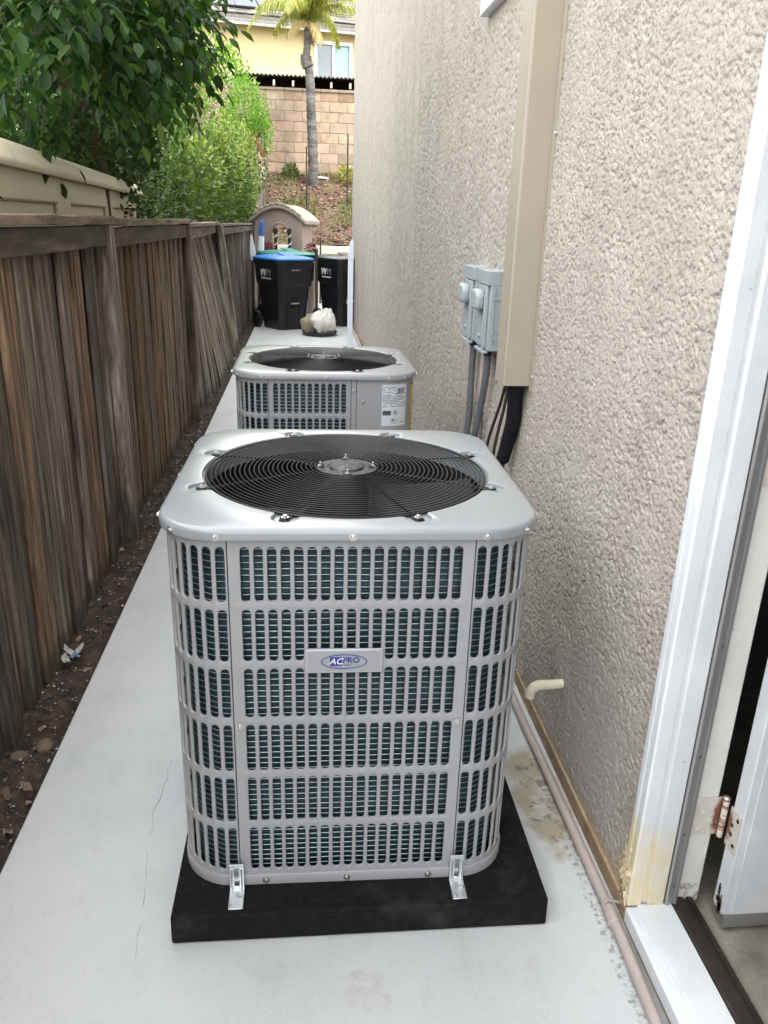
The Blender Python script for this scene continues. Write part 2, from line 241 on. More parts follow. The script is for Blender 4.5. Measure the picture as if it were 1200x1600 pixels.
M['earth'] = mat('bare_earth', [(0.08, 0.06, 0.04), (0.16, 0.125, 0.085)], 4, 0.95, 0.6, 30)
M['cream'] = mat('cream_low_wall', [(0.60, 0.56, 0.48), (0.68, 0.64, 0.56)], 3, 0.85)
M['blackpole'] = mat('black_metal_pole', [(0.014, 0.013, 0.012), (0.025, 0.022, 0.02)], 8, 0.5)
M['stone'] = mat('brown_stone', [(0.085, 0.062, 0.04), (0.16, 0.12, 0.08)], 14, 0.9, 0.6, 40)
M['wrapper'] = mat('torn_plastic_wrapper', [(0.35, 0.33, 0.30), (0.62, 0.61, 0.58)], 14, 0.4, 0.4, 40)
M['wrapblue'] = mat('blue_scrap', [(0.10, 0.17, 0.32), (0.22, 0.32, 0.5)], 14, 0.5)
M['cloth_blue'] = mat('blue_cloth', [(0.02, 0.09, 0.30), (0.03, 0.12, 0.36)], 5, 0.7)
M['cloth_white'] = mat('white_cloth', [(0.58, 0.62, 0.66), (0.68, 0.71, 0.74)], 5, 0.7)
M['glazing'] = mat('dark_glazing', [(0.03, 0.035, 0.04), (0.05, 0.055, 0.06)], 2, 0.06, coat=1.0)
M['box'] = mat('grey_storage_crate', [(0.20, 0.20, 0.205), (0.25, 0.25, 0.255)], 4, 0.6)
M['flower'] = mat('deep_red_petals', [(0.14, 0.015, 0.02), (0.26, 0.03, 0.04)], 9, 0.7, isl=0.6)

# ------------------------------------------------------------------ mesh helpers
class MB:
    """collects verts and faces of one mesh"""
    def __init__(s): s.v = []; s.f = []
    def add(s, v, f):
        o = len(s.v); s.v.extend([tuple(map(float, p)) for p in v]); s.f.extend([tuple(i + o for i in q) for q in f]); return s
    def box(s, c, d, rot=None):
        x, y, z = d[0] / 2, d[1] / 2, d[2] / 2
        P = [Vector((sx * x, sy * y, sz * z)) for sz in (-1, 1) for sy in (-1, 1) for sx in (-1, 1)]
        if rot is not None: P = [rot @ p for p in P]
        P = [p + Vector(c) for p in P]
        return s.add(P, [(0, 2, 3, 1), (4, 5, 7, 6), (0, 1, 5, 4), (2, 6, 7, 3), (0, 4, 6, 2), (1, 3, 7, 5)])
    def box2(s, a, b): return s.box([(p + q) / 2 for p, q in zip(a, b)], [abs(q - p) for p, q in zip(a, b)])
    def tube(s, pts, r, n=10, cap=True, closed=False):
        pts = [Vector(p) for p in pts]; k = len(pts); rr = r if isinstance(r, (list, tuple)) else [r] * k
        ring = []; up = None
        for i in range(k):
            t = (pts[(i + 1) % k] - pts[i - 1]) if closed else (pts[min(i + 1, k - 1)] - pts[max(i - 1, 0)])
            t.normalize()
            if up is None: up = Vector((0, 0, 1)) if abs(t.z) < 0.9 else Vector((1, 0, 0))
            a = t.cross(up).normalized(); b = a.cross(t).normalized(); up = b
            ring.append([pts[i] + (a * math.cos(2 * PI * j / n) + b * math.sin(2 * PI * j / n)) * rr[i] for j in range(n)])
        V = [p for q in ring for p in q]; F = []
        for i in range(k if closed else k - 1):
            i2 = (i + 1) % k
            for j in range(n): F.append((i * n + j, i * n + (j + 1) % n, i2 * n + (j + 1) % n, i2 * n + j))
        if cap and not closed: F.append(tuple(range(n))[::-1]); F.append(tuple((k - 1) * n + j for j in range(n)))
        return s.add(V, F)
    def lathe(s, prof, n=24, c=(0, 0, 0), axis='z', cap=True):
        V = []; F = []; k = len(prof)
        for r, z in prof:
            for j in range(n):
                a = 2 * PI * j / n; p = (r * math.cos(a), r * math.sin(a), z)
                if axis == 'x': p = (z, p[0], p[1])
                if axis == 'y': p = (p[0], z, p[1])
                V.append((p[0] + c[0], p[1] + c[1], p[2] + c[2]))
        for i in range(k - 1):
            for j in range(n): F.append((i * n + j, i * n + (j + 1) % n, (i + 1) * n + (j + 1) % n, (i + 1) * n + j))
        if cap: F.append(tuple(range(n))[::-1]); F.append(tuple((k - 1) * n + j for j in range(n)))
        return s.add(V, F)
    def prism(s, poly, a, b, plane='xz'):
        """extrude a 2D polygon between a and b along the third axis"""
        def P(u, v, w_): return {'xz': (u, w_, v), 'xy': (u, v, w_), 'yz': (w_, u, v)}[plane]
        n = len(poly); V = [P(u, v, a) for u, v in poly] + [P(u, v, b) for u, v in poly]
        F = [tuple(range(n)), tuple(range(2 * n - 1, n - 1, -1))] + [(i, n + i, n + (i + 1) % n, (i + 1) % n) for i in range(n)]
        return s.add(V, F)
    def grid(s, fn, nu, nv):
        V = [fn(i / nu, j / nv) for j in range(nv + 1) for i in range(nu + 1)]
        return s.add(V, [(j * (nu + 1) + i, j * (nu + 1) + i + 1, (j + 1) * (nu + 1) + i + 1, (j + 1) * (nu + 1) + i) for j in range(nv) for i in range(nu)])
    def mesh(s, name, m, ang=35, fix=True):
        me = bpy.data.meshes.new(name); me.from_pydata(s.v, [], s.f); me.validate()
        if fix:
            bm = bmesh.new(); bm.from_mesh(me); bmesh.ops.recalc_face_normals(bm, faces=bm.faces); bm.to_mesh(me); bm.free()
        fin(me, m, ang); return me

def fin(me, m, ang=35):
    me.materials.append(M[m] if isinstance(m, str) else m)
    me.polygons.foreach_set('use_smooth', [True] * len(me.polygons))
    if ang < 180: me.set_sharp_from_angle(angle=R(ang))
    me.update()

def tag(o, label=None, cat=None, group=None, kind=None):
    for k, v in (('label', label), ('category', cat), ('group', group), ('kind', kind)):
        if v: o[k] = v
    return o
def link(name, me, parent=None, loc=(0, 0, 0), rot=(0, 0, 0), bev=0, seg=2):
    o = bpy.data.objects.new(name, me); COL.objects.link(o); o.location = loc; o.rotation_euler = rot
    if parent is not None: o.parent = parent
    if bev:
        b = o.modifiers.new('bevel', 'BEVEL'); b.width = bev; b.segments = seg; b.limit_method = 'ANGLE'; b.angle_limit = R(40)
    return o
def part(name, mb, m, parent=None, bev=0, ang=35, loc=(0, 0, 0), rot=(0, 0, 0), seg=2, fix=True):
    return link(name, mb.mesh(name, m, ang, fix), parent, loc, rot, bev, seg)
def thing(name, label, cat, loc=(0, 0, 0), rz=0, group=None):
    o = bpy.data.objects.new(name, None); COL.objects.link(o); o.empty_display_size = 0.1; o.location = loc; o.rotation_euler = (0, 0, rz)
    return tag(o, label, cat, group)
def wthing(name, label, cat, group=None):   # thing whose parts are given in world coordinates
    return thing(name, label, cat, (0, 0, 0), 0, group)
def struct(name, mb, m, **k): return tag(part(name, mb, m, **k), kind='structure')
def npmesh(name, V, F, m, ang=180):
    """fast mesh from arrays; F is (n,3) or (n,4)"""
    me = bpy.data.meshes.new(name); V = np.asarray(V, np.float32); F = np.asarray(F, np.int32); k = F.shape[1]
    me.vertices.add(len(V)); me.vertices.foreach_set('co', V.ravel())
    me.loops.add(F.size); me.loops.foreach_set('vertex_index', F.ravel())
    me.polygons.add(len(F)); me.polygons.foreach_set('loop_start', np.arange(0, F.size, k, dtype=np.int32))
    me.polygons.foreach_set('loop_total', np.full(len(F), k, np.int32)); me.update(calc_edges=True)
    fin(me, m, ang); return me
def text_mesh(txt, size, ext, m, shear=0.0, bold=0.0):
    cu = bpy.data.curves.new('lettering', 'FONT'); cu.body = txt; cu.size = size; cu.extrude = ext; cu.align_x = 'CENTER'; cu.align_y = 'CENTER'; cu.shear = shear
    cu.offset = bold
    o = bpy.data.objects.new('lettering', cu); COL.objects.link(o); dg = bpy.context.evaluated_depsgraph_get(); dg.update()
    me = bpy.data.meshes.new_from_object(o.evaluated_get(dg)); bpy.data.objects.remove(o); bpy.data.curves.remove(cu)
    me.materials.clear(); fin(me, m, 30); me.name = 'lettering'; return me

def vnoise(u, v, seed=0):
    """value noise on unit cells, vectorised"""
    g = np.random.default_rng(seed).random((257, 257)).astype(np.float32)
    iu = np.floor(u).astype(int); iv = np.floor(v).astype(int); fu = u - iu; fv = v - iv
    fu = fu * fu * (3 - 2 * fu); fv = fv * fv * (3 - 2 * fv); iu %= 256; iv %= 256
    a = g[iu, iv]; b = g[iu + 1, iv]; c = g[iu, iv + 1]; d = g[iu + 1, iv + 1]
    return (a * (1 - fu) + b * fu) * (1 - fv) + (c * (1 - fu) + d * fu) * fv

# ================================================================== GROUND
def ground_fn(u, v):
    x = -60 + 120 * u; y = -40 + 160 * v
    return (x, y, -0.06)
struct('ground', MB().grid(ground_fn, 8, 8), 'earth')
mb = MB().box2((-0.80, -4.0, -0.10), (0.805, 17.0, 0.0))
struct('path', mb, 'slab', bev=0.006)
# soil strip between fence and path, with real lumps
nx, ny = 26, 420
U, Vv = np.meshgrid(np.linspace(-1.35, -0.795, nx), np.linspace(-1, 17, ny))
Z = -0.045 + 0.05 * vnoise(U * 14 + 50, Vv * 14 + 50, 3) + 0.03 * vnoise(U * 45 + 90, Vv * 45 + 50, 4)
Z -= np.clip((U + 0.83) / 0.035, 0, 1) * 0.045
Z += np.clip((-0.90 - U) / 0.10, 0, 1) * 0.02
V = np.stack([U, Vv, Z], -1).reshape(-1, 3); I = np.arange(nx * ny).reshape(ny, nx)
F = np.stack([I[:-1, :-1], I[:-1, 1:], I[1:, 1:], I[1:, :-1]], -1).reshape(-1, 4)
tag(link('soil', npmesh('soil', V, F, 'soil')), kind='structure')
def soil_z(x, y):
    x_ = np.array([x]); y_ = np.array([y]); z = -0.045 + 0.05 * vnoise(x_ * 14 + 50, y_ * 14 + 50, 3) + 0.03 * vnoise(x_ * 45 + 90, y_ * 45 + 50, 4)
    return float(z[0]) - max(0, min(1, (x + 0.83) / 0.035)) * 0.045 + max(0, min(1, (-0.90 - x) / 0.10)) * 0.02
# hairline crack in the slab
mb = MB(); pts = []; x, y = -0.40, 1.40
for k in range(26): pts.append((x, y)); x += random.uniform(-0.008, 0.009); y += 0.03
for k in range(len(pts) - 1):
    (a, b), (c, d) = pts[k], pts[k + 1]; t = random.uniform(0.00015, 0.0006)
    if random.random() < .3: continue
    mb.add([(a - t, b, 0.0015), (a + t, b, 0.0015), (c + t, d, 0.0015), (c - t, d, 0.0015)], [(0, 1, 2, 3)])
struct('path_crack', mb, 'ink', fix=False)

# ================================================================== OUR HOUSE (right)
house = wthing('stucco_house', 'tan stucco house wall along the right side of the path', 'house')
XW = 0.795
def stucco_patch(y0, y1, z0, z1, dy, dz, amp, fine=1):
    """displaced sheet of dash stucco; past y=13.95 it turns round a bullnose corner"""
    ys = np.linspace(y0, y1, int((y1 - y0) / dy) + 1); zs = np.linspace(z0, z1, int((z1 - z0) / dz) + 1)
    S, Zz = np.meshgrid(ys, zs)
    g = np.random.default_rng(int(abs(y0) * 100 + z0 * 10) + 5)
    def blur(a, k):
        for _ in range(k): a = (a + np.roll(a, 1, 0) + np.roll(a, -1, 0)) / 3; a = (a + np.roll(a, 1, 1) + np.roll(a, -1, 1)) / 3
        return (a - a.mean()) / a.std()
    n = blur(g.random(S.shape, dtype=np.float32), fine) + 0.75 * blur(g.random(S.shape, dtype=np.float32), fine * 5)
    n = n + 0.45 * ((g.random(S.shape, dtype=np.float32) - .5) * 3.4); pit = np.clip((n - 0.15) / 1.2, 0, 1); pit = pit * pit * (3 - 2 * pit); grain = blur(g.random(S.shape, dtype=np.float32), max(1, fine))
    h = 0.85 - 0.85 * pit + 0.10 * grain
    big = vnoise(S / 0.35, Zz / 0.35, 24)
    patch = np.exp(-(((S - 1.80) / 0.30) ** 2 + ((Zz - 0.22) / 0.30) ** 2) * 0.9)          # trowelled repair low on the wall
    drag = vnoise((S + Zz * 0.9) / 0.009, (Zz - S * 0.9) / 0.03, 25)
    h = h * (1 - 0.65 * patch) + drag * patch * 0.45
    h = h * amp * (0.75 + 0.5 * big) + 0.006 * (vnoise(S / 0.6, Zz / 0.5, 26) - 0.5)
    rc = 0.12; yc = 14.0 - rc; a = np.clip((S - yc) / rc, 0, PI / 2); ov = np.clip(S - yc - rc * PI / 2, 0, None)
    X = XW + rc - (rc + h) * np.cos(a) + ov; Y = np.where(S < yc, S, yc + (rc + h) * np.sin(a))
    I = np.arange(S.size).reshape(S.shape)
    Fq = np.stack([I[:-1, :-1], I[1:, :-1], I[1:, 1:], I[:-1, 1:]], -1).reshape(-1, 4)
    return np.stack([X, Y, Zz], -1).reshape(-1, 3), Fq
VV, FF, o_ = [], [], 0
for args in ((1.452, 3.2, 0.05, 2.5, 0.0028, 0.0028, 0.0047, 1), (3.2, 6.0, 0.05, 3.1, 0.0055, 0.0050, 0.0052, 1), (6.0, 14.6, 0.05, 4.9, 0.024, 0.012, 0.0034),
             (1.452, 6.0, 2.5, 5.5, 0.05, 0.05, 0.004), (6.0, 14.6, 4.9, 5.5, 0.08, 0.08, 0.004), (-4.0, 0.42, 0.05, 5.5, 0.06, 0.06, 0.004), (0.42, 1.452, 2.22, 5.5, 0.05, 0.05, 0.004)):
    v_, f_ = stucco_patch(*args); VV.append(v_); FF.append(f_ + o_); o_ += len(v_)
link('stucco_wall', npmesh('stucco_wall', np.concatenate(VV), np.concatenate(FF), 'stucco'), house)
mb = MB()
mb.box2((0.803, 1.462, 0.0), (0.93, 13.85, 5.5)); mb.box2((0.803, -4, 0.0), (0.93, 0.40, 5.5)); mb.box2((0.803, 0.40, 2.2), (0.93, 1.462, 5.5))
mb.box2((0.93, 13.75, 0), (9, 13.9, 5.5)); mb.box2((0.93, -4.0, 0), (9, -3.9, 5.5)); mb.box2((8.9, -3.9, 0), (9, 13.75, 5.5))
part('wall_core', mb, 'dark', house)
part('roof', MB().box2((0.74, -4.3, 5.5), (9.3, 14.25, 5.66)), 'tile', house)
# foundation strip under the stucco
part('foundation_strip', MB().box2((0.782, 1.458, -0.02), (0.802, 13.9, 0.052)).box2((0.782, -4, -0.02), (0.802, 1.456, 0.040)), 'found', house, bev=0.004)
# dark garage room behind the door
room = MB()
room.box2((0.935, -2.5, 0.0), (5.0, 5.0, 0.055))
part('interior_floor', room, 'floor', house)
mb = MB().box2((5.0, -2.5, 0.055), (5.05, 5.0, 2.6)).box2((0.94, 4.95, 0.055), (5.0, 5.0, 2.6)).box2((0.94, -2.5, 0.055), (5.0, -2.45, 2.6)).box2((0.94, -2.5, 2.6), (5.0, 5.0, 2.65))
part('interior_wall', mb, 'dark', house)
# door frame: brick mould, jamb, weatherstrip
YJ = 1.388
frame = part('door_frame', MB().prism([(YJ, 0.80), (YJ, 0.771), (YJ + 0.004, 0.767), (YJ + 0.020, 0.767), (YJ + 0.023, 0.772), (YJ + 0.030, 0.768), (YJ + 0.042, 0.768), (YJ + 0.046, 0.776),
    (YJ + 0.050, 0.776), (YJ + 0.053, 0.772), (YJ + 0.057, 0.772), (YJ + 0.060, 0.781), (YJ + 0.064, 0.781), (YJ + 0.066, 0.785), (YJ + 0.067, 0.80)], 0.088, 2.14, 'xy') if False else MB(), 'white_trim', house)
def yx_prism(mb, poly, z0, z1):   # polygon in (y, x)
    n = len(poly); Vp = [(x, y, z0) for y, x in poly] + [(x, y, z1) for y, x in poly]
    return mb.add(Vp, [tuple(range(n)), tuple(range(2 * n - 1, n - 1, -1))] + [(i, n + i, n + (i + 1) % n, (i + 1) % n) for i in range(n)])
mb = MB()
yx_prism(mb, [(YJ, 0.80), (YJ, 0.771), (YJ + 0.004, 0.767), (YJ + 0.022, 0.767), (YJ + 0.025, 0.772), (YJ + 0.031, 0.772), (YJ + 0.034, 0.768), (YJ + 0.046, 0.768), (YJ + 0.049, 0.777),
    (YJ + 0.052, 0.777), (YJ + 0.054, 0.773), (YJ + 0.058, 0.773), (YJ + 0.060, 0.782), (YJ + 0.066, 0.784), (YJ + 0.068, 0.80)], 0.088, 2.14)
frame.data = mb.mesh('door_frame', 'white_trim', 25)
mb = MB(); yx_prism(mb, [(YJ + 0.002, 0.801), (YJ + 0.002, 0.812), (YJ - 0.002, 0.815), (YJ - 0.002, 0.856), (YJ + 0.02, 0.856), (YJ + 0.02, 0.801)], 0.088, 2.14)
part('outer_jamb', mb, 'white_trim', frame, bev=0.002)
mb = MB(); yx_prism(mb, [(YJ + 0.018, 0.858), (YJ - 0.004, 0.858), (YJ - 0.007, 0.862), (YJ - 0.007, 0.867), (YJ - 0.003, 0.869), (YJ - 0.003, 0.879), (YJ - 0.007, 0.881), (YJ - 0.007, 0.886), (YJ - 0.002, 0.889), (YJ + 0.018, 0.889)], 0.092, 2.14)
part('weatherstrip', mb, 'strip', frame, ang=25)
mb = MB(); yx_prism(mb, [(YJ + 0.016, 0.895), (YJ + 0.016, 0.953), (YJ + 0.07, 0.953), (YJ + 0.07, 0.895)], 0.075, 2.14)
part('inner_jamb', mb, 'jamb', frame, bev=0.003)
mb = MB(); yx_prism(mb, [(YJ + 0.022, 0.889), (YJ + 0.022, 0.896), (YJ + 0.07, 0.896), (YJ + 0.07, 0.889)], 0.08, 2.14)
part('rubber_gasket', mb, 'cable', frame)
nail = MB().lathe([(0.0035, 0), (0.0035, -0.0015), (0.002, -0.0025)], 10, axis='y').mesh('nail', 'twig')
for z in (0.145, 0.30, 0.52, 0.80, 1.10, 1.4): link('nail', nail, frame, (0.874, YJ - 0.003, z))
# near jamb and header
mb = MB().box2((0.77, 0.40, 0.088), (0.953, 0.44, 2.14)).box2((0.77, 0.40, 2.14), (0.953, 1.455, 2.20))
part('head_jamb', mb, 'white_trim', frame, bev=0.004)
# sill and threshold
sill = MB(); prof = [(0.766, 0.040), (0.765, 0.078), (0.768, 0.081)]
for k in range(4): x = 0.770 + k * 0.005; prof += [(x, 0.0825), (x + 0.0022, 0.0825), (x + 0.0027, 0.0812), (x + 0.0045, 0.0812)]
prof += [(0.792, 0.083), (0.795, 0.088)]
for k in range(13): x = 0.797 + k * 0.006; prof += [(x, 0.0895), (x + 0.0028, 0.0895), (x + 0.0034, 0.0882), (x + 0.0054, 0.0882)]
prof += [(0.876, 0.0895), (0.878, 0.040)]
part('sill', sill.prism(prof, -0.2, YJ + 0.002, 'xz'), 'white', house, ang=20)
th = MB().prism([(0.879, 0.05), (0.879, 0.090), (0.884, 0.094), (0.912, 0.092), (0.915, 0.086), (0.921, 0.086), (0.924, 0.092), (0.936, 0.090), (0.944, 0.066), (0.946, 0.05)], -0.2, YJ + 0.014, 'xz')
part('threshold', th, 'bronze', house, ang=25)
# door leaf, open into the room
door = part('door', MB().box2((0.972, YJ - 0.058, 0.105), (1.86, YJ - 0.014, 2.12)), 'white', house, bev=0.004)
mb = MB().prism([(YJ - 0.060, 0.068), (YJ - 0.064, 0.080), (YJ - 0.060, 0.105), (YJ - 0.012, 0.105), (YJ - 0.012, 0.072)], 0.978, 1.86, 'yz')
part('door_sweep', mb, 'strip', door)
part('door_skin', MB().box2((0.994, YJ - 0.0605, 0.108), (1.86, YJ - 0.0575, 2.118)), 'white', door, bev=0.001)
def hinge(z0):
    h = part('hinge', MB().box2((0.898, YJ + 0.0125, z0), (0.960, YJ + 0.0155, z0 + 0.105)).box2((0.9695, YJ - 0.056, z0 - 0.004), (0.9718, YJ - 0.012, z0 + 0.101)), 'rust', door)
    mb = MB()
    for k in range(5): mb.lathe([(0.0068, k * 0.021 + 0.0008), (0.0075, k * 0.021 + 0.002), (0.0075, k * 0.021 + 0.019), (0.0068, k * 0.021 + 0.0202)], 14, (0.965, YJ + 0.004, z0))
    part('knuckle', mb, 'knuckle', h)
    part('hinge_pin', MB().lathe([(0.004, 0.105), (0.0085, 0.107), (0.0095, 0.111), (0.006, 0.115), (0.001, 0.116)], 14, (0.965, YJ + 0.004, z0)), 'brass', h)
    sc = MB().lathe([(0.0052, 0.0), (0.0052, -0.001), (0.0035, -0.0012), (0.0015, -0.0002)], 12, axis='y').mesh('screw', 'jamb')
    sx = MB().lathe([(0.0052, 0.0), (0.0052, -0.001), (0.0035, -0.0012), (0.0015, -0.0002)], 12, axis='x').mesh('screw', 'bronze')
    for dx, dz in ((0.936, 0.09), (0.918, 0.067), (0.934, 0.044), (0.912, 0.02)): link('screw', sc, h, (dx, YJ + 0.0123, z0 + dz))
    for dy, dz in ((-0.045, 0.085), (-0.028, 0.060), (-0.030, 0.036), (-0.045, 0.015)): link('screw', sx, h, (0.9694, YJ + dy, z0 + dz))
for z in (0.285, 1.15, 1.9): hinge(z)
# rotted lower corner of the door edge: a splintered hole with dark wood
mb = MB()
for k in range(16):
    z = 0.106 + random.random() * 0.085 * (1 - k / 30); y = YJ - 0.050 + random.random() * 0.022
    mb.box((0.9713, y, z), (0.002, random.uniform(0.003, 0.008), random.uniform(0.01, 0.03)))
part('rotted_patch', mb, 'bark', door)
# peeling paint flakes at the foot of the trim
mb = MB()
for k in range(70):
    y = random.uniform(YJ + 0.004, YJ + 0.075); z = 0.085 + abs(random.gauss(0, 0.06)); x = 0.766 - random.random() * 0.003 if y < YJ + 0.046 else 0.775
    s_ = random.uniform(0.003, 0.008); rot = Euler((random.uniform(-.5, .5), random.uniform(-.5, .5), random.uniform(-.6, .6))).to_matrix()
    mb.box((x, y, z), (0.0012, s_, s_ * random.uniform(1, 2.6)), rot)
o = part('paint_flakes', mb, 'white_trim', house); o['kind'] = 'stuff'
# first-floor window at the top edge
win = part('window', MB().box2((0.752, 3.30, 2.455), (0.80, 3.835, 2.52)).box2((0.752, 3.765, 2.52), (0.80, 3.835, 3.5)).box2((0.752, 3.30, 2.52), (0.80, 3.37, 3.5)).box2((0.752, 3.30, 3.5), (0.80, 3.835, 3.57)), 'vinyl', house, bev=0.006)
part('pane', MB().box2((0.782, 3.37, 2.52), (0.792, 3.765, 3.5)), 'glazing', win)
part('window_bead', MB().box2((0.768, 3.372, 2.522), (0.786, 3.763, 2.55)).box2((0.768, 3.735, 2.55), (0.786, 3.763, 3.498)), 'vinyl', win, bev=0.003)
# small storage crates inside the dark room
cr = thing('storage_crate', 'tall grey storage crate standing in the dark room behind the open door', 'crate', (1.62, 2.55, 0.056), 0.15); cr.scale = (1, 1, 2.3)
part('crate_body', MB().prism([(-0.30, 0), (0.30, 0), (0.33, 0.40), (-0.33, 0.40)], -0.22, 0.22, 'xz'), 'box', cr, bev=0.01)
part('crate_lid', MB().box((0, 0, 0.425), (0.70, 0.48, 0.05)), 'dark', cr, bev=0.01)
for k in (-1, 1): part('crate_handle', MB().box((k * 0.345, 0, 0.33), (0.03, 0.14, 0.03)), 'dark', cr, bev=0.006)

# ---- things fixed to the wall
# line-set cover
t = wthing('line_cover', 'tall tan metal line cover running up the stucco wall', 'pipe cover')
part('front_channel', MB().prism([(0.797, 2.703), (0.702, 2.703), (0.692, 2.712), (0.692, 2.822), (0.797, 2.822)], 1.09, 5.3, 'xy'), 'cover', t, bev=0.003, seg=2)
part('wall_flange', MB().box2((0.786, 2.676, 1.075), (0.796, 2.701, 5.3)), 'cover', t, bev=0.002)
part('coupler', MB().box2((0.688, 2.730, 2.335), (0.797, 2.826, 2.48)), 'cover', t, bev=0.003)
sm = MB().lathe([(0.005, 0), (0.005, -0.002), (0.003, -0.0035)], 10, axis='y').mesh('screw', 'steel')
for z in (1.13, 1.9): link('screw', sm, t, (0.789, 2.674, z))
# disconnect boxes
def disconnect(y0, label):
    t = wthing('disconnect_box', label, 'electrical box', 'electrical boxes on the stucco wall')
    x0, z0, z1, wd = 0.715, 1.145, 1.45, 0.205; y1 = y0 + wd
    part('box_body', MB().box2((x0 + 0.012, y0, z0), (0.797, y1, z1)), 'greybox', t, bev=0.004)
    part('front_cover', MB().box2((x0, y0 + 0.03, z0 + 0.012), (x0 + 0.0115, y1 - 0.02, z1 - 0.055)), 'greybox', t, bev=0.003)
    part('top_hood', MB().box2((x0 - 0.001, y0 - 0.0012, z1 - 0.05), (0.797, y1 + 0.003, z1 + 0.004)), 'greybox', t, bev=0.002)
    k = MB().prism([(y0 + 0.055, z0 + 0.155), (y0 + 0.145, z0 + 0.155), (y0 + 0.155, z0 + 0.175), (y0 + 0.155, z0 + 0.215), (y0 + 0.135, z0 + 0.235), (y0 + 0.065, z0 + 0.235), (y0 + 0.045, z0 + 0.215), (y0 + 0.045, z0 + 0.175)], x0 - 0.036, x0 - 0.0005, 'yz')
    part('handle_hood', k, 'greybox', t, bev=0.012, seg=3)
    part('cover_rib', MB().box2((x0 - 0.006, y0 + 0.030, z0 - 0.006), (x0 + 0.004, y0 + 0.038, z0 + 0.215)), 'greybox', t, bev=0.002)
    part('seam_lip', MB().box2((0.742, y0 - 0.004, z0 + 0.02), (0.745, y0 - 0.0005, z1 - 0.06)).box2((0.735, y0 - 0.004, z1 - 0.105), (0.79, y0 - 0.0005, z1 - 0.102)), 'greybox', t)
    for r_ in (0.013, 0.022):
        part('knockout_ring', MB().lathe([(r_ - 0.002, -0.001), (r_ - 0.001, -0.003), (r_ + 0.001, -0.003), (r_ + 0.002, -0.001)], 24, (0.757, y0, z0 + 0.06), 'y', cap=False), 'greybox', t)
    part('hasp', MB().lathe([(0.007, 0), (0.009, -0.004), (0.007, -0.008)], 14, (x0, y0 + 0.1, z0 + 0.05), 'x', cap=False), 'greybox', t)
    part('foot_flange', MB().box2((x0 - 0.004, y0 + 0.02, z0 - 0.012), (x0 + 0.02, y1 - 0.03, z0 - 0.001)), 'greybox', t, bev=0.002)
disconnect(3.135, 'grey disconnect box beside the tan line cover, the nearer of two')
disconnect(3.430, 'grey disconnect box partly hidden behind its nearer twin on the stucco wall')
def ribbed(pts, r, step=0.007):
    """corrugated flexible conduit along a smoothed path"""
    P = [Vector(p) for p in pts]; out = []; rad = []
    for i in range(len(P) - 1):
        p0, p1, p2, p3 = P[max(i - 1, 0)], P[i], P[i + 1], P[min(i + 2, len(P) - 1)]; n = max(2, int((p2 - p1).length / step * 2))
        for k in range(n):
            t = k / n; out.append(0.5 * ((2 * p1) + (p2 - p0) * t + (2 * p0 - 5 * p1 + 4 * p2 - p3) * t * t + (3 * p1 - p0 - 3 * p2 + p3) * t ** 3))
    out.append(P[-1])
    rad = [r * (1.0 if k % 2 else 0.88) for k in range(len(out))]
    return out, rad
def smooth(pts, n=8):
    o, r = ribbed(pts, 1, 99); P = [Vector(p) for p in pts]; out = []
    for i in range(len(P) - 1):
        p0, p1, p2, p3 = P[max(i - 1, 0)], P[i], P[i + 1], P[min(i + 2, len(P) - 1)]
        for k in range(n):
            t = k / n; out.append(0.5 * ((2 * p1) + (p2 - p0) * t + (2 * p0 - 5 * p1 + 4 * p2 - p3) * t * t + (3 * p1 - p0 - 3 * p2 + p3) * t ** 3))
    return out + [P[-1]]
for lab, pts in (('grey ribbed conduit dropping straight from the farther disconnect box', [(0.755, 3.53, 1.15), (0.757, 3.54, 1.0), (0.755, 3.55, 0.7), (0.70, 3.58, 0.45), (0.45, 3.6, 0.35)]),
                 ('grey ribbed conduit curving down from the nearer disconnect box', [(0.755, 3.24, 1.15), (0.757, 3.25, 1.02), (0.752, 3.33, 0.80), (0.735, 3.38, 0.62), (0.68, 3.2, 0.42), (0.50, 2.34, 0.35)])):
    t = wthing('flexible_conduit', lab, 'conduit', 'conduits under the disconnect boxes')
    p, r_ = ribbed(pts, 0.0160, 0.010); part('conduit_sleeve', MB().tube(p, r_, 10), 'conduit', t, ang=180)
    part('connector', MB().lathe([(0.017, -0.03), (0.019, -0.025), (0.019, -0.012), (0.021, -0.008), (0.021, 0.0)], 12, (pts[0][0], pts[0][1], 1.144)), 'cable', t)
t = wthing('pvc_riser', 'thin pale riser pipe on the wall between the two grey conduits', 'pipe')
part('riser', MB().tube([(0.778, 3.40, 1.13), (0.778, 3.40, 0.05)], 0.013, 10), 'pipe', t)
part('pipe_strap', MB().box2((0.762, 3.38, 0.84), (0.797, 3.42, 0.855)), 'steel', t)
t = wthing('refrigerant_line', 'thick black foam insulated refrigerant line hanging below the tan cover', 'pipe')
part('insulation', MB().tube(smooth([(0.755, 2.745, 1.35), (0.756, 2.755, 1.08), (0.764, 2.785, 0.95), (0.760, 2.830, 0.84), (0.750, 2.855, 0.755)]), [0.027] * 8 + [0.0275] * 16 + [0.026] * 6 + [0.020, 0.014, 0.013], 14), 'insul', t)
part('copper_tail', MB().tube(smooth([(0.752, 2.85, 0.765), (0.735, 2.80, 0.62), (0.62, 2.55, 0.48), (0.50, 2.33, 0.45)]), 0.011, 10), 'cable', t)
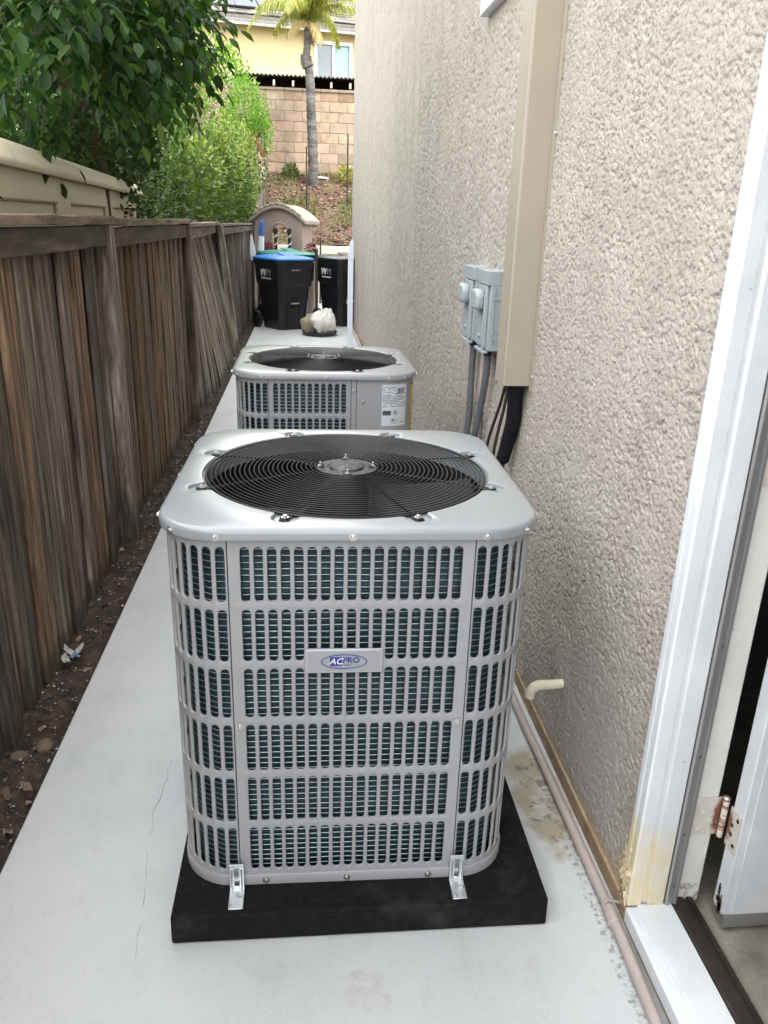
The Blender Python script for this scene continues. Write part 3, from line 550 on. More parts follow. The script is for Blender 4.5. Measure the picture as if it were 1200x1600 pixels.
for lab, pts in (('thin dark wire looping out left of the black insulated line', [(0.725, 2.775, 1.10), (0.722, 2.83, 1.0), (0.712, 2.92, 0.85), (0.695, 2.93, 0.72), (0.62, 2.75, 0.55), (0.5, 2.34, 0.5)]),
                 ('dark tube running close against the black insulated line', [(0.732, 2.77, 1.10), (0.728, 2.79, 1.0), (0.715, 2.83, 0.85), (0.703, 2.83, 0.70), (0.62, 2.62, 0.50), (0.5, 2.34, 0.42)])):
    tag(part('cable', MB().tube(smooth(pts), 0.0062, 8), 'cable'), lab, 'cable', 'cables beside the insulated line')
# condensate stub
t = wthing('drain_stub', 'cream plastic drain stub sticking out of the stucco with a down-turned elbow', 'pipe')
part('pipe_sleeve', MB().tube([(0.81, 2.05, 0.287), (0.765, 2.05, 0.287)], 0.0145, 16), 'pvc', t)
part('elbow', MB().tube([(0.765, 2.05, 0.2855), (0.735, 2.05, 0.285), (0.715, 2.05, 0.283), (0.702, 2.05, 0.277), (0.694, 2.05, 0.265), (0.691, 2.05, 0.243)], [0.0155, 0.0155, 0.0165, 0.0165, 0.016, 0.0155], 16), 'pvc', t)
# pipe along the wall foot
t = wthing('wall_pipe', 'pinkish grey painted pipe running along the foot of the house wall', 'pipe')
part('pipe_run', MB().tube(smooth([(0.742, -0.6, 0.022), (0.742, 0.9, 0.022), (0.744, 1.15, 0.021), (0.750, 1.43, 0.022), (0.745, 2.0, 0.022), (0.740, 2.6, 0.022), (0.742, 6, 0.022), (0.742, 13, 0.022)], 6), 0.0135, 14), 'pipe', t)
part('pipe_collar', MB().tube([(0.7485, 1.395, 0.022), (0.7505, 1.445, 0.022)], 0.0165, 14), 'pipe', t, bev=0.002)
part('pipe_clip', MB().tube([(0.742, 1.452, 0.004), (0.738, 1.452, 0.028), (0.748, 1.452, 0.042), (0.764, 1.452, 0.036), (0.782, 1.452, 0.030)], 0.004, 8), 'pipe', t)

# ================================================================== AC UNITS
def perim(a, r):
    """closed path of a rounded square, s=0 at the middle of the front (-y) side, running towards +x"""
    st = a - r; L_ = [st, r * PI / 2]
    segs = [(0, st)]; tot = 8 * st + 4 * r * PI / 2
    def f(s):
        s %= tot
        q = tot / 4; k = min(3, int(s // q)); u = s - k * q
        if u < st: p = (u, -a); n = (0, -1)
        elif u < st + r * PI / 2:
            th = (u - st) / r; p = (st + r * math.sin(th), -a + r - r * math.cos(th)); n = (math.sin(th), -math.cos(th))
        else: p = (a, -st + (u - st - r * PI / 2)); n = (1, 0)
        c, s_ = [(1, 0), (0, 1), (-1, 0), (0, -1)][k]
        return (p[0] * c - p[1] * s_, p[0] * s_ + p[1] * c), (n[0] * c - n[1] * s_, n[0] * s_ + n[1] * c)
    return f, tot
def slot_panel(f, s0, s1, z0, z1, cols, rows, hw, hh, depth=0.005):
    """sheet-metal panel along the perimeter with real stadium slots and rolled edges"""
    mb = MB()
    def P(s, z, d=0.0):
        (x, y), (nx_, ny_) = f(s); return (x - nx_ * d, y - ny_ * d, z)
    if not cols:
        n = max(2, int((s1 - s0) / 0.02)); return mb.grid(lambda u, v: P(s0 + (s1 - s0) * u, z0 + (z1 - z0) * v), n, 1)
    ce = [s0] + [(cols[i] + cols[i + 1]) / 2 for i in range(len(cols) - 1)] + [s1]
    re = [z0] + [(rows[i] + rows[i + 1]) / 2 for i in range(len(rows) - 1)] + [z1]
    st = hh - hw
    for ci, c in enumerate(cols):
        for ri, rz_ in enumerate(rows):
            wl, wr, hd, hu = c - ce[ci], ce[ci + 1] - c, rz_ - re[ri], re[ri + 1] - rz_
            outer, rings = [], [[], [], [], []]
            def phis(w1, h1, w2, h2): return sorted(set([0, PI * .2, PI * .35, PI / 2, PI * .65, PI * .8, PI] + [math.atan2(h1 - st, w1), PI - math.atan2(h2 - st, w2)]))
            pts = [(p, 1) for p in phis(wr, hu, wl, hu)] + [(PI + p, -1) for p in phis(wl, hd, wr, hd)]
            for p, sg in pts:
                cx, sy = math.cos(p), math.sin(p); W = wr if cx > 0 else wl; H = (hu if sg > 0 else hd) - st
                tt = min(W / abs(cx) if abs(cx) > 1e-6 else 9, H / abs(sy) if abs(sy) > 1e-6 else 9)
                outer.append((c + cx * tt, rz_ + sg * st + sy * tt, 0))
                for k, (dr, dd) in enumerate(((0.0022, 0), (0.0008, 0.0006), (0.0, 0.002), (0.0, depth))):
                    rings[k].append((c + cx * (hw + dr), rz_ + sg * st + sy * (hw + dr), dd))
            n = len(pts); V_ = [P(*q) for q in outer] + [P(*q) for rg in rings for q in rg]; F_ = []
            for k in range(4):
                for i in range(n):
                    j = (i + 1) % n; F_.append((k * n + i, k * n + j, (k + 1) * n + j, (k + 1) * n + i))
            mb.add(V_, F_)
    # returned edges of the sheet
    for s in (s0, s1): mb.grid(lambda u, v: P(s, z0 + (z1 - z0) * v, 0.006 * u), 1, 1)
    return mb
SCREW = MB().lathe([(0.0085, 0), (0.0085, 0.0012), (0.0048, 0.0014), (0.0048, 0.005), (0.0042, 0.0055)], 12).mesh('screw', 'screw')
def ac_unit(name, label, cx, cy, rz, a, zl, Rf, plan, pad_z=0.081):
    """plan: list of (kind, s0, s1, slot columns) running round the perimeter"""
    t = thing(name, label, 'air conditioner', (cx, cy, pad_z), rz, 'air conditioner units on the path'); z = zl - pad_z
    ab = a - 0.013; rb = 0.128; f, tot = perim(ab, rb)
    rows = [z - 0.027 - 0.083 - k * 0.1455 for k in range(20)]; rows = sorted([q for q in rows if q > 0.095])
    for kind, s0, s1, cols in plan(ab, rb, tot):
        part(kind, slot_panel(f, s0 + 0.0012, s1 - 0.0012, 0.030, z - 0.020, cols, rows, 0.0094, 0.0635), 'acpaint', t, ang=30, fix=False)
    for kind, s0, s1, cols in plan(ab, rb, tot):
        mb = MB(); mb.grid(lambda u, v: (lambda q: (q[0][0] - q[1][0] * .0065, q[0][1] - q[1][1] * .0065, .03 + (z - .05) * v))(f(s0 - .005 + .010 * u)), 1, 1); part('seam_strip', mb, 'inner', t)
    # base rim
    fr, tr = perim(ab + 0.004, rb); n = 120; mb = MB()
    prof = [(0.010, 0.0), (0.0, 0.001), (0.0, 0.027), (0.0015, 0.0295), (0.006, 0.030)]
    def rim(fn, tt, prof): return lambda u, v: (lambda q: (q[0][0] - q[1][0] * prof[int(round(v * (len(prof) - 1)))][0], q[0][1] - q[1][1] * prof[int(round(v * (len(prof) - 1)))][0], prof[int(round(v * (len(prof) - 1)))][1]))(fn(u * tt))
    mb.grid(rim(fr, tr, prof), n, len(prof) - 1); part('base_pan', mb, 'acpaint', t, ang=50)
    # coil: fin wall and silvery tubes behind the slots
    fc, tc_ = perim(ab - 0.030, rb - 0.026); mb = MB(); nz_ = int(z / 0.00505)
    mb.grid(lambda u, v: (lambda q, k: (q[0][0] - q[1][0] * (0.0025 if k % 3 == 0 else 0.0), q[0][1] - q[1][1] * (0.0025 if k % 3 == 0 else 0.0), 0.008 + (z - 0.045) * v))(fc(u * tc_), int(round(v * nz_))), 72, nz_)
    part('coil_fins', mb, 'coil', t, ang=180)
    fw_, tw_ = perim(ab - 0.0265, rb - 0.022); mb = MB(); k = 0
    while 0.02 + k * 0.01515 < z - 0.03:
        zz = 0.02 + k * 0.01515; mb.tube([(fw_(tw_ * i / 56)[0][0], fw_(tw_ * i / 56)[0][1], zz + 0.001 * math.sin(i * 1.7 + k)) for i in range(56)], 0.0011, 5, closed=True); k += 1
    part('coil_tubes', mb, 'tube', t, ang=180, fix=False)
    # lid: rounded-square plate with a round, notched opening
    N_ = 480; fl, tl = perim(a, 0.138); th = [2 * PI * i / N_ for i in range(N_)]
    def outl(ang, half, r):
        c, s_ = abs(math.cos(ang)), abs(math.sin(ang)); st = half - r
        tt = half / max(c, s_); x, y = c * tt, s_ * tt
        if min(x, y) > st:
            dot = (c + s_) * st; tt = dot + math.sqrt(max(0, dot * dot - (2 * st * st - r * r)))
        return tt
    def hole(ang):
        d = Rf
        for k in range(8):
            q = abs((ang - (k + .5) * PI / 4 + PI) % (2 * PI) - PI) * Rf
            if q < 0.024: d = max(d, Rf + 0.024 + math.sqrt(max(0, 0.024 ** 2 - q * q)) * 0.9 if q < 0.0235 else Rf)
            elif q < 0.036: d = max(d, Rf + 0.010 * ((0.036 - q) / 0.012) ** 2)
        return d
    mb = MB(); rows_ = []
    for i in range(N_):
        h_ = hole(th[i]); o_ = outl(th[i], a, 0.138); rows_.append([(h_, z - 0.010), (h_ + 0.0006, z - 0.004), (h_ + 0.003, z - 0.0005), (h_ + 0.006, z), (h_ * .5 + o_ * .5, z), (o_ - 0.014, z - 0.0003), (o_ - 0.006, z - 0.002), (o_ - 0.0018, z - 0.006), (o_, z - 0.012), (o_ - 0.0002, z - 0.026), (o_ - 0.006, z - 0.027)])
    K = len(rows_[0]); V_ = [(r_ * math.cos(th[i]), r_ * math.sin(th[i]), zz) for i in range(N_) for r_, zz in rows_[i]]
    F_ = [(i * K + k, i * K + k + 1, ((i + 1) % N_) * K + k + 1, ((i + 1) % N_) * K + k) for i in range(N_) for k in range(K - 1)]
    mb.add(V_, F_); lid = part('lid', mb, 'lidpaint', t, ang=40)
    mb = MB().lathe([(Rf + 0.055, z - 0.0085), (Rf - 0.002, z - 0.0085), (Rf - 0.006, z - 0.012), (Rf - 0.006, z - 0.05)], 96, cap=False); part('orifice_ring', mb, 'lidpaint', lid)
    mb = MB().lathe([(Rf - 0.012, z - 0.05), (Rf - 0.012, z - 0.26), (0.02, z - 0.26)], 64, cap=False); part('fan_shroud', mb, 'inner', t)
    # wire guard
    mb = MB(); r_ = Rf - 0.006; k = 0
    while r_ > 0.080:
        q = (r_ / Rf); zz = z - 0.004 + 0.012 * (1 - q * q)
        mb.tube([(r_ * math.cos(2 * PI * i / 72), r_ * math.sin(2 * PI * i / 72), zz) for i in range(72)], 0.00155 if k else 0.003, 5, closed=True); r_ -= 0.0118; k += 1
    for k in range(8):
        an = (k + .5) * PI / 4; pts = [(rr * math.cos(an), rr * math.sin(an), z - 0.0072 + 0.012 * (1 - (rr / Rf) ** 2)) for rr in np.linspace(0.065, Rf + 0.012, 10)]
        mb.tube(pts, 0.0021, 6)
    guard = part('wire_guard', mb, 'blackwire', t, ang=180, fix=False)
    # guard clips with hex screws
    for k in range(8):
        an = (k + .5) * PI / 4; c = MB().box((Rf + 0.008, 0, z - 0.0062), (0.040, 0.020, 0.004)).lathe([(0.011, z - 0.004), (0.011, z - 0.002)], 12, (Rf + 0.016, 0, 0))
        q = part('clip', c, 'blackwire', guard, bev=0.001, rot=(0, 0, an)); link('screw', SCREW, guard, ((Rf + 0.016) * math.cos(an), (Rf + 0.016) * math.sin(an), z - 0.002), (0, 0, an))
    # hub plate
    zh = z + 0.0055; mb = MB().lathe([(0.078, zh - 0.006), (0.076, zh), (0.050, zh + 0.001), (0.047, zh - 0.002), (0.044, zh - 0.002), (0.042, zh + 0.004), (0.036, zh + 0.006), (0.0, zh + 0.0065)], 48)
    hub = part('hub_plate', mb, 'hub', guard)
    for k in range(4):
        an = k * PI / 2; mb = MB().tube([(0.062 * math.cos(an + u), 0.062 * math.sin(an + u), zh + 0.0002) for u in (-0.17, -0.08, 0, 0.08, 0.17)], 0.006, 8); part('hub_slot', mb, 'blade', hub)
        mb = MB().lathe([(0.006, 0), (0.006, 0.0015), (0.004, 0.0017), (0.004, 0.004), (0.0024, 0.0045), (0.0024, 0.010), (0.0015, 0.011)], 10, (0.067 * math.cos(an), 0.067 * math.sin(an), zh + 0.003)); part('hub_bolt', mb, 'screw', hub)
    # fan
    mb = MB().lathe([(0.05, z - 0.17), (0.058, z - 0.15), (0.058, z - 0.05), (0.05, z - 0.035)], 32); fan = part('fan_motor', mb, 'inner', t)
    bl = MB()
    def blade(u, v): an = 0.15 + u * 1.35 + v * 0.25; rr = 0.07 + v * (Rf - 0.095); return (rr * math.cos(an), rr * math.sin(an), z - 0.125 + u * 0.085 - 0.02 * math.sin(PI * u))
    bl.grid(blade, 14, 8); bm_ = bl.mesh('fan_blade', 'blade', 180)
    for k in range(3): link('fan_blade', bm_, fan, (0, 0, 0), (0, 0, k * 2 * PI / 3 + 0.5))
    # screws round the lid lip, base rim and panels
    fl2, tl2 = perim(a, 0.138); 
    for q in range(4):
        for s in (-0.285, 0.0, 0.285, tl2 / 8 ):
            (x, y), (nx_, ny_) = fl2(q * tl2 / 4 + s * (a / 0.42)); link('screw', SCREW, lid, (x, y, z - 0.0185), (PI / 2, 0, math.atan2(ny_, nx_) + PI / 2))
    return t, f, tot, z
def plan1(ab, rb, tot):
    out = []; q = tot / 4; s = 0.262; cols = [(k - 8) * 0.02825 for k in range(17)]
    for k in range(4):
        out.append(('louver_panel', k * q - s, k * q + s, [k * q + c for c in cols]))
        c0, c1 = k * q + s, (k + 1) * q - s; mid = (c0 + c1) / 2
        out.append(('corner_panel', c0, c1, [mid + (j - 3.5) * 0.0287 for j in range(8)]))
    return out
u1, f1, tot1, z1 = ac_unit('condenser_unit', 'large grey condenser unit in front on a black pad with a brand badge', 0.104, 1.925, -0.0159, 0.418, 1.0259, 0.358, plan1)
yb = -0.418 + 0.013
for x, z in ((-0.249, 0.46), (0.249, 0.46), (-0.002, 0.014), (-0.20, 0.014), (0.20, 0.014)):
    link('screw', SCREW, u1, (x, yb - (0.0005 if z > 0.1 else 0.0045), z), (PI / 2, 0, 0))
# badge
bd = part('badge', MB().box((-0.0155, yb - 0.0035, 0.628), (0.171, 0.006, 0.060)), 'badge_rim', u1, bev=0.006, seg=3)
part('badge_face', MB().box((-0.0155, yb - 0.0068, 0.628), (0.161, 0.001, 0.050)), 'badge', bd)
mb = MB(); nn = 48
ring = lambda s_, y: [(-0.0155 + 0.051 * s_ * math.cos(2 * PI * i / nn), y, 0.628 + (0.0185 - 0.051 * (1 - s_)) * math.sin(2 * PI * i / nn)) for i in range(nn)]
mb.add(ring(1, yb - 0.0080) + ring(0.955, yb - 0.0080), [(i, (i + 1) % nn, nn + (i + 1) % nn, nn + i) for i in range(nn)]); part('logo_oval', mb, 'blue', bd)
part('logo_square', MB().box((-0.0335, yb - 0.0077, 0.6285), (0.0265, 0.0008, 0.0220)), 'blue', bd)
link('lettering', text_mesh('AC', 0.0215, 0.0003, 'logo_white', 0.25), bd, (-0.0335, yb - 0.0085, 0.6285), (PI / 2, 0, 0))
link('lettering', text_mesh('PRO', 0.0195, 0.0003, 'blue', 0.0, 0.0006), bd, (0.0000, yb - 0.0078, 0.6310), (PI / 2, 0, 0))
link('lettering', text_mesh('.com', 0.0085, 0.0003, 'blue', 0.2), bd, (-0.0085, yb - 0.0078, 0.6205), (PI / 2, 0, 0))
# second unit: louvred corner and panel, plain service panel with rating label
def plan2(ab, rb, tot):
    q = tot / 4; out = []
    out.append(('louver_panel', -0.238, 0.106, [-0.066 + (k - 5) * 0.0282 for k in range(11)]))
    out.append(('edge_strip', 0.106, 0.128, None)); out.append(('service_panel', 0.128, q - 0.238, None))
    for k in (1, 2, 3):
        out.append(('louver_panel', k * q - 0.238, k * q + 0.238, [k * q + (j - 7) * 0.0282 for j in range(15)]))
        c0, c1 = k * q + 0.238, (k + 1) * q - 0.238; mid = (c0 + c1) / 2
        out.append(('corner_panel', c0, c1, [mid + (j - 3.5) * 0.0287 for j in range(8)]))
    return out
u2, f2, tot2, z2 = ac_unit('condenser_unit', 'smaller grey condenser unit behind the front one with a white rating label', 0.085, 3.635, 0.0, 0.392, 1.03, 0.335, plan2)
yb2 = -0.392 + 0.013
link('screw', SCREW, u2, (0.117, yb2 - 0.0005, z2 - 0.075), (PI / 2, 0, 0)); link('screw', SCREW, u2, (0.155, yb2 - 0.0005, z2 - 0.12), (PI / 2, 0, 0))
def wrap(mb, s0, s1, z0, z1, d, n=10):   # patch hugging the cabinet at distance d
    def P(u, v): (x, y), (nx_, ny_) = f2(s0 + (s1 - s0) * u); return (x + nx_ * d, y + ny_ * d, z0 + (z1 - z0) * v)
    return mb.grid(P, n, 1)
L0, L1 = 0.236, 0.350
lab = part('rating_label', wrap(MB(), L0, L1, z2 - 0.225, z2 - 0.047, 0.0008), 'label', u2, ang=180)
ink = MB(); rr = random.Random(3); zz = z2 - 0.058
for k in range(13):
    s = L0 + 0.004; end = L0 + (0.060 if k < 4 else 0.108)
    while s < end - 0.004:
        w_ = rr.uniform(0.003, 0.010)
        if rr.random() < 0.78: wrap(ink, s, min(s + w_, end), zz - 0.0013, zz + 0.0013, 0.0014, 1)
        s += w_ + 0.002
    zz -= 0.0068
for k in range(22):
    s = L0 + 0.066 + k * 0.0017; wrap(ink, s, s + rr.choice((0.0006, 0.0011)), z2 - 0.086, z2 - 0.062, 0.0014, 1)
wrap(ink, L0 + 0.004, L0 + 0.040, z2 - 0.178, z2 - 0.158, 0.0014, 4)
for k in range(20):
    an = 2 * PI * k / 20; s = L0 + 0.060 + 0.009 * math.cos(an); zz = z2 - 0.167 + 0.009 * math.sin(an); wrap(ink, s - 0.0012, s + 0.0012, zz - 0.0012, zz + 0.0012, 0.0014, 1)
wrap(ink, L0 + 0.055, L0 + 0.064, z2 - 0.169, z2 - 0.164, 0.0014, 1)
for k in range(26):
    an = 2 * PI * k / 26; s = L0 + 0.054 + 0.015 * math.cos(an); zz = z2 - 0.199 + 0.006 * math.sin(an); wrap(ink, s - 0.001, s + 0.001, zz - 0.001, zz + 0.001, 0.0014, 1)
wrap(ink, L0 + 0.047, L0 + 0.054, z2 - 0.203, z2 - 0.195, 0.0014, 1); wrap(ink, L0 + 0.040, L0 + 0.066, z2 - 0.213, z2 - 0.211, 0.0014, 1); wrap(ink, L0 + 0.080, L0 + 0.102, z2 - 0.211, z2 - 0.208, 0.0014, 1)
part('label_print', ink, 'ink', lab, fix=False)
s_y = 0.384
yl = part('energy_label', wrap(MB(), s_y, s_y + 0.16, z2 - 0.30, z2 - 0.038, 0.001), 'yellow', u2, ang=180)
ink = MB(); wrap(ink, s_y + 0.008, s_y + 0.15, z2 - 0.062, z2 - 0.050, 0.0016, 6)
for k in range(9): wrap(ink, s_y + 0.01, s_y + rr.uniform(0.08, 0.15), z2 - 0.080 - k * 0.022, z2 - 0.077 - k * 0.022, 0.0016, 6)
part('label_print', ink, 'ink', yl, fix=False)
# pads
def pad(cx, cy, rz, half, label):
    t = thing('equipment_pad', label, 'pad', (cx, cy, 0), rz, 'black equipment pads'); h = half
    V_ = [(-h - .001, -h - .001, 0), (h + .001, -h - .001, 0), (h + .001, h + .001, 0), (-h - .001, h + .001, 0), (-h, -h, 0.081), (h, -h, 0.081), (h, h, 0.081), (-h, h, 0.081)]
    part('pad_body', MB().add(V_, [(3, 2, 1, 0), (4, 5, 6, 7), (0, 1, 5, 4), (1, 2, 6, 5), (2, 3, 7, 6), (3, 0, 4, 7)]), 'pad', t, bev=0.007, seg=3)
    part('pad_notch', MB().box((-0.03, -h - 0.0022, 0.066), (0.115, 0.003, 0.020)), 'pad', t, bev=0.001)
pad(0.1346, 1.883, -0.0068, 0.4535, 'square black textured plastic pad under the front condenser unit')
pad(0.085, 3.635, 0.0, 0.45, 'black plastic pad under the rear condenser unit, mostly hidden')
# hold-down brackets
def bracket(x, label, rot):
    y = 1.508 if x < 0 else 1.503
    t = thing('hold_down_bracket', label, 'bracket', (x, y, 0.0815), rot, 'zinc brackets holding the front unit')
    mb = MB(); wd = 0.0175
    mb.box2((-wd, -0.003, 0.0), (-0.006, 0, 0.078)).box2((0.006, -0.003, 0.0), (wd, 0, 0.078)).box2((-0.006, -0.003, 0.0), (0.006, 0, 0.012)).box2((-0.006, -0.003, 0.034), (0.006, 0, 0.039)).box2((-0.006, -0.003, 0.066), (0.006, 0, 0.078))
    part('upright', mb, 'steel', t, bev=0.0006)
    mb = MB()
    for s in (-1, 1): mb.tube([(s * 0.0115, -0.003, 0.004), (s * 0.0115, -0.003, 0.066)], 0.0022, 8)
    part('stiffening_rib', mb, 'steel', t)
    sk = 0.0
    V_ = [(-wd, 0, 0), (wd, 0, 0), (wd + sk, -0.062, 0), (-wd + sk, -0.062, 0)]; V_ += [(a_, b_, 0.003) for a_, b_, _ in V_]
    part('foot', MB().add(V_, [(3, 2, 1, 0), (4, 5, 6, 7), (0, 1, 5, 4), (1, 2, 6, 5), (2, 3, 7, 6), (3, 0, 4, 7)]), 'steel', t, bev=0.0008)
    q = link('screw', SCREW, t, (0, -0.003, 0.036), (PI / 2, 0, 0)); q.scale = (.75, .75, .8)
    for px, py in ((-wd * .6 + sk, -0.052), (wd * .6 + sk * .4, -0.026)):
        q = link('screw', SCREW, t, (px, py, 0.003)); q.scale = (.6, .6, .7)
bracket(-0.172, 'zinc L bracket screwed to the front unit, the left one', 0.0)
bracket(0.368, 'zinc L bracket screwed to the front unit, the right one near the wall', 0.0)

# ================================================================== FENCE (left)
fence = wthing('wooden_fence', 'weathered brown board fence along the left side of the path', 'fence')
def board_mesh(seed, wd, ln, th=0.018):
    """a split-edged weathered board, base at z=0, width along y"""
    r_ = random.Random(seed); n = 7; mb = MB(); L_ = []
    for k in range(n + 1):
        z = ln * k / n; a = -wd / 2 + r_.uniform(-.004, .004); b = wd / 2 + r_.uniform(-.004, .004); m_ = r_.uniform(-.2, .2) * wd; g = r_.uniform(0.0, 0.003)
        L_.append([(th / 2, a, z), (th / 2 + g * .5, m_ - .004, z), (th / 2 - 0.004, m_, z), (th / 2 + g, m_ + .004, z), (th / 2, b, z), (-th / 2, b, z), (-th / 2, a, z)])
    V_ = [p for q in L_ for p in q]; K = 7
    if r_.random() < .5: V_ = [((x, y, z - (r_.uniform(0, .03) if z < 0.001 else 0))) for x, y, z in V_]
    F_ = [(i * K + k, i * K + (k + 1) % K, (i + 1) * K + (k + 1) % K, (i + 1) * K + k) for i in range(n) for k in range(K)] + [tuple(range(K))[::-1], tuple(n * K + k for k in range(K))]
    return mb.add(V_, F_).mesh('fence_board', 'wood', 30)
BOARDS = [board_mesh(s, (0.135, 0.125, 0.142, 0.11, 0.138, 0.09)[s % 6], 1.60) for s in range(12)]
SECT = [(-1.5, 1.30), (1.30, 3.98), (3.98, 6.62), (6.62, 10.35), (10.35, 14.9)]
TINT = [(1.35, 1.27, 1.17), (1.35, 1.27, 1.17), (1.40, 1.18, 0.98), (1.95, 2.02, 2.06), (1.15, 1.2, 1.2)]
for si, (ya, yb_) in enumerate(SECT):
    y = ya + 0.05; k = 0
    while y < yb_ + (0.25 if si == 3 else -0.02):
        me = random.choice(BOARDS); q = random.uniform(0.5, 1.5); tn = TINT[si]
        if si == 2 and random.random() < .38: tn = (1.75, 1.25, .84)
        if si == 1 and random.random() < .12: tn = (1.5, 1.15, .85)
        x0, x1 = -0.962, -0.962
        if si == 3: f_ = min(1, (y - 6.62) / 1.6); x0 = -0.962 + 0.10 * f_; x1 = -0.97 - 0.20 * f_
        if si == 4: f_ = max(0, 1 - (y - 10.35) / 3.0); x0 = -0.95 + 0.05 * f_; x1 = -0.97 - 0.10 * f_
        lean = math.atan2(x1 - x0, 1.55); x0 += (0.010 if k % 2 else -0.006) + random.uniform(-.004, .004)
        o = link('fence_board', me, fence, (x0, y, -0.05 + random.uniform(-.02, .012)), (random.gauss(0, 0.009) + (-0.10 * min(1, (y - 6.62)) if si == 3 else 0), lean, random.gauss(0, 0.02)))
        o.color = (tn[0] * q, tn[1] * q * random.uniform(.94, 1.04), tn[2] * q * random.uniform(.9, 1.08), 1); o.scale = (1, random.uniform(.85, 1.1), random.uniform(.965, .99) if si != 3 else 0.97)
        y += random.uniform(0.082, 0.126) * (1.0 if si < 4 else 1.25); k += 1
for si, (ya, yb_) in enumerate(SECT):          # backing boards added on the neighbour's side so the gaps stay dark
    y = ya + .08
    while y < yb_ + .05:
        xb = -1.012 if si < 3 else (-1.04 if si == 3 else -1.03); ln_ = -0.13 if si == 3 else (-0.05 if si == 4 else 0)
        o = link('fence_board', BOARDS[2], fence, (xb + random.uniform(-.003, .003), y, -.05), (random.gauss(0, .004), ln_, 0)); o.scale = (1, 1.55, .985); o.color = (.8, .75, .7, 1); y += .205
def rail(name, y0, y1, x, z0, z1, th, tint, xend=None):
    mb = MB(); n = 8; xe = x if xend is None else xend
    L_ = []
    for i in range(n + 1):
        u = i / n; j = random.uniform(-.003, .003); xx = x + (xe - x) * u
        L_.append([(xx - th / 2, z0 + j), (xx + th / 2 + random.uniform(-.002, .002), z0 + j), (xx + th / 2 + random.uniform(-.002, .002), z1 + j), (xx - th / 2, z1 + j)])
    V_ = [(p[0], y0 + (y1 - y0) * i / n, p[1]) for i, q in enumerate(L_) for p in q]
    F_ = [(i * 4 + k, i * 4 + (k + 1) % 4, (i + 1) * 4 + (k + 1) % 4, (i + 1) * 4 + k) for i in range(n) for k in range(4)] + [(3, 2, 1, 0), (n * 4, n * 4 + 1, n * 4 + 2, n * 4 + 3)]
    o = part(name, mb.add(V_, F_), 'wood_rail', fence, bev=0.004); o.color = (*tint, 1); return o
rail('top_rail', -1.5, 3.93, -0.925, 1.482, 1.572, 0.038, (.80, .74, .68)); rail('top_rail', 4.03, 6.57, -0.925, 1.470, 1.560, 0.038, (.82, .70, .60))
rail('top_rail', 6.7, 10.3, -0.935, 1.445, 1.53, 0.038, (1.5, 1.5, 1.5), -1.09); rail('top_rail', 10.45, 14.9, -1.0, 1.42, 1.50, 0.038, (1.2, 1.2, 1.2), -0.94)
rail('cap_board', -1.5, 2.93, -0.955, 1.577, 1.612, 0.14, (1.7, 1.5, 1.35)); rail('cap_board', 2.935, 4.05, -0.955, 1.577, 1.612, 0.14, (1.75, 1.55, 1.4)); rail('cap_board', 4.055, 6.70, -0.96, 1.566, 1.600, 0.14, (2.0, 1.8, 1.55))
rail('cap_board', 6.75, 10.4, -0.98, 1.535, 1.567, 0.14, (2.1, 2.0, 1.9), -1.10); rail('cap_board', 10.42, 15.6, -1.05, 1.515, 1.545, 0.14, (1.9, 1.85, 1.75), -0.96)
def post(y, x, top, tint, lean=0.0, th=0.09):
    mb = MB(); L_ = []; n = 6
    for i in range(n + 1):
        z = -0.06 + (top + 0.06) * i / n; j = [random.uniform(-.003, .003) for _ in range(8)]; h = th / 2
        L_.append([(-h + j[0], -h + j[1]), (h + j[2], -h + j[3]), (h + j[4], h + j[5]), (-h + j[6], h + j[7])])
    V_ = [(p[0], p[1], -0.06 + (top + 0.06) * i / n) for i, q in enumerate(L_) for p in q]
    F_ = [(i * 4 + k, i * 4 + (k + 1) % 4, (i + 1) * 4 + (k + 1) % 4, (i + 1) * 4 + k) for i in range(n) for k in range(4)] + [(3, 2, 1, 0), (n * 4, n * 4 + 1, n * 4 + 2, n * 4 + 3)]
    o = part('fence_post', mb.add(V_, F_), 'wood', fence, bev=0.006, loc=(x, y, 0), rot=(0, lean, 0)); o.color = (*tint, 1)
post(1.30, -0.935, 1.575, (1.9, 1.85, 1.8)); post(3.98, -0.932, 1.575, (2.1, 2.1, 2.15)); post(6.64, -0.93, 1.565, (1.1, 0.95, .82))
post(10.35, -0.88, 1.53, (2.6, 2.75, 2.8), -0.10); post(14.9, -0.95, 1.515, (1.6, 1.6, 1.6))

# debris on the soil: a stone, leaves, twigs, chips, a wrapper
def lump(seed, r, sc, sub=2):
    bm = bmesh.new(); bmesh.ops.create_icosphere(bm, subdivisions=sub, radius=r); rr_ = random.Random(seed); dirs = [Vector((rr_.gauss(0, 1), rr_.gauss(0, 1), rr_.gauss(0, 1))).normalized() for _ in range(7)]
    for v in bm.verts:
        d = v.co.normalized(); k = 1 + 0.16 * sum(max(0, d.dot(q) - .5) for q in dirs) - 0.1; v.co = Vector((d.x * sc[0], d.y * sc[1], d.z * sc[2])) * r * k
    return bm
def bm_obj(name, bm, m, ang=180, **k):
    me = bpy.data.meshes.new(name); bm.to_mesh(me); bm.free(); fin(me, m, ang); return link(name, me, **k)
tag(bm_obj('stone', lump(2, 0.030, (0.85, 1.15, 0.75)), 'stone', loc=(-0.838, 2.20, 0.012)), 'brown fist-sized stone lying against the path edge', 'stone', 'stones on the soil strip')
tag(bm_obj('stone', lump(5, 0.024, (1.3, 0.9, 0.7)), 'stone', loc=(-0.905, 2.16, 0.005)), 'flat pinkish brown stone beside the fence foot', 'stone', 'stones on the soil strip')
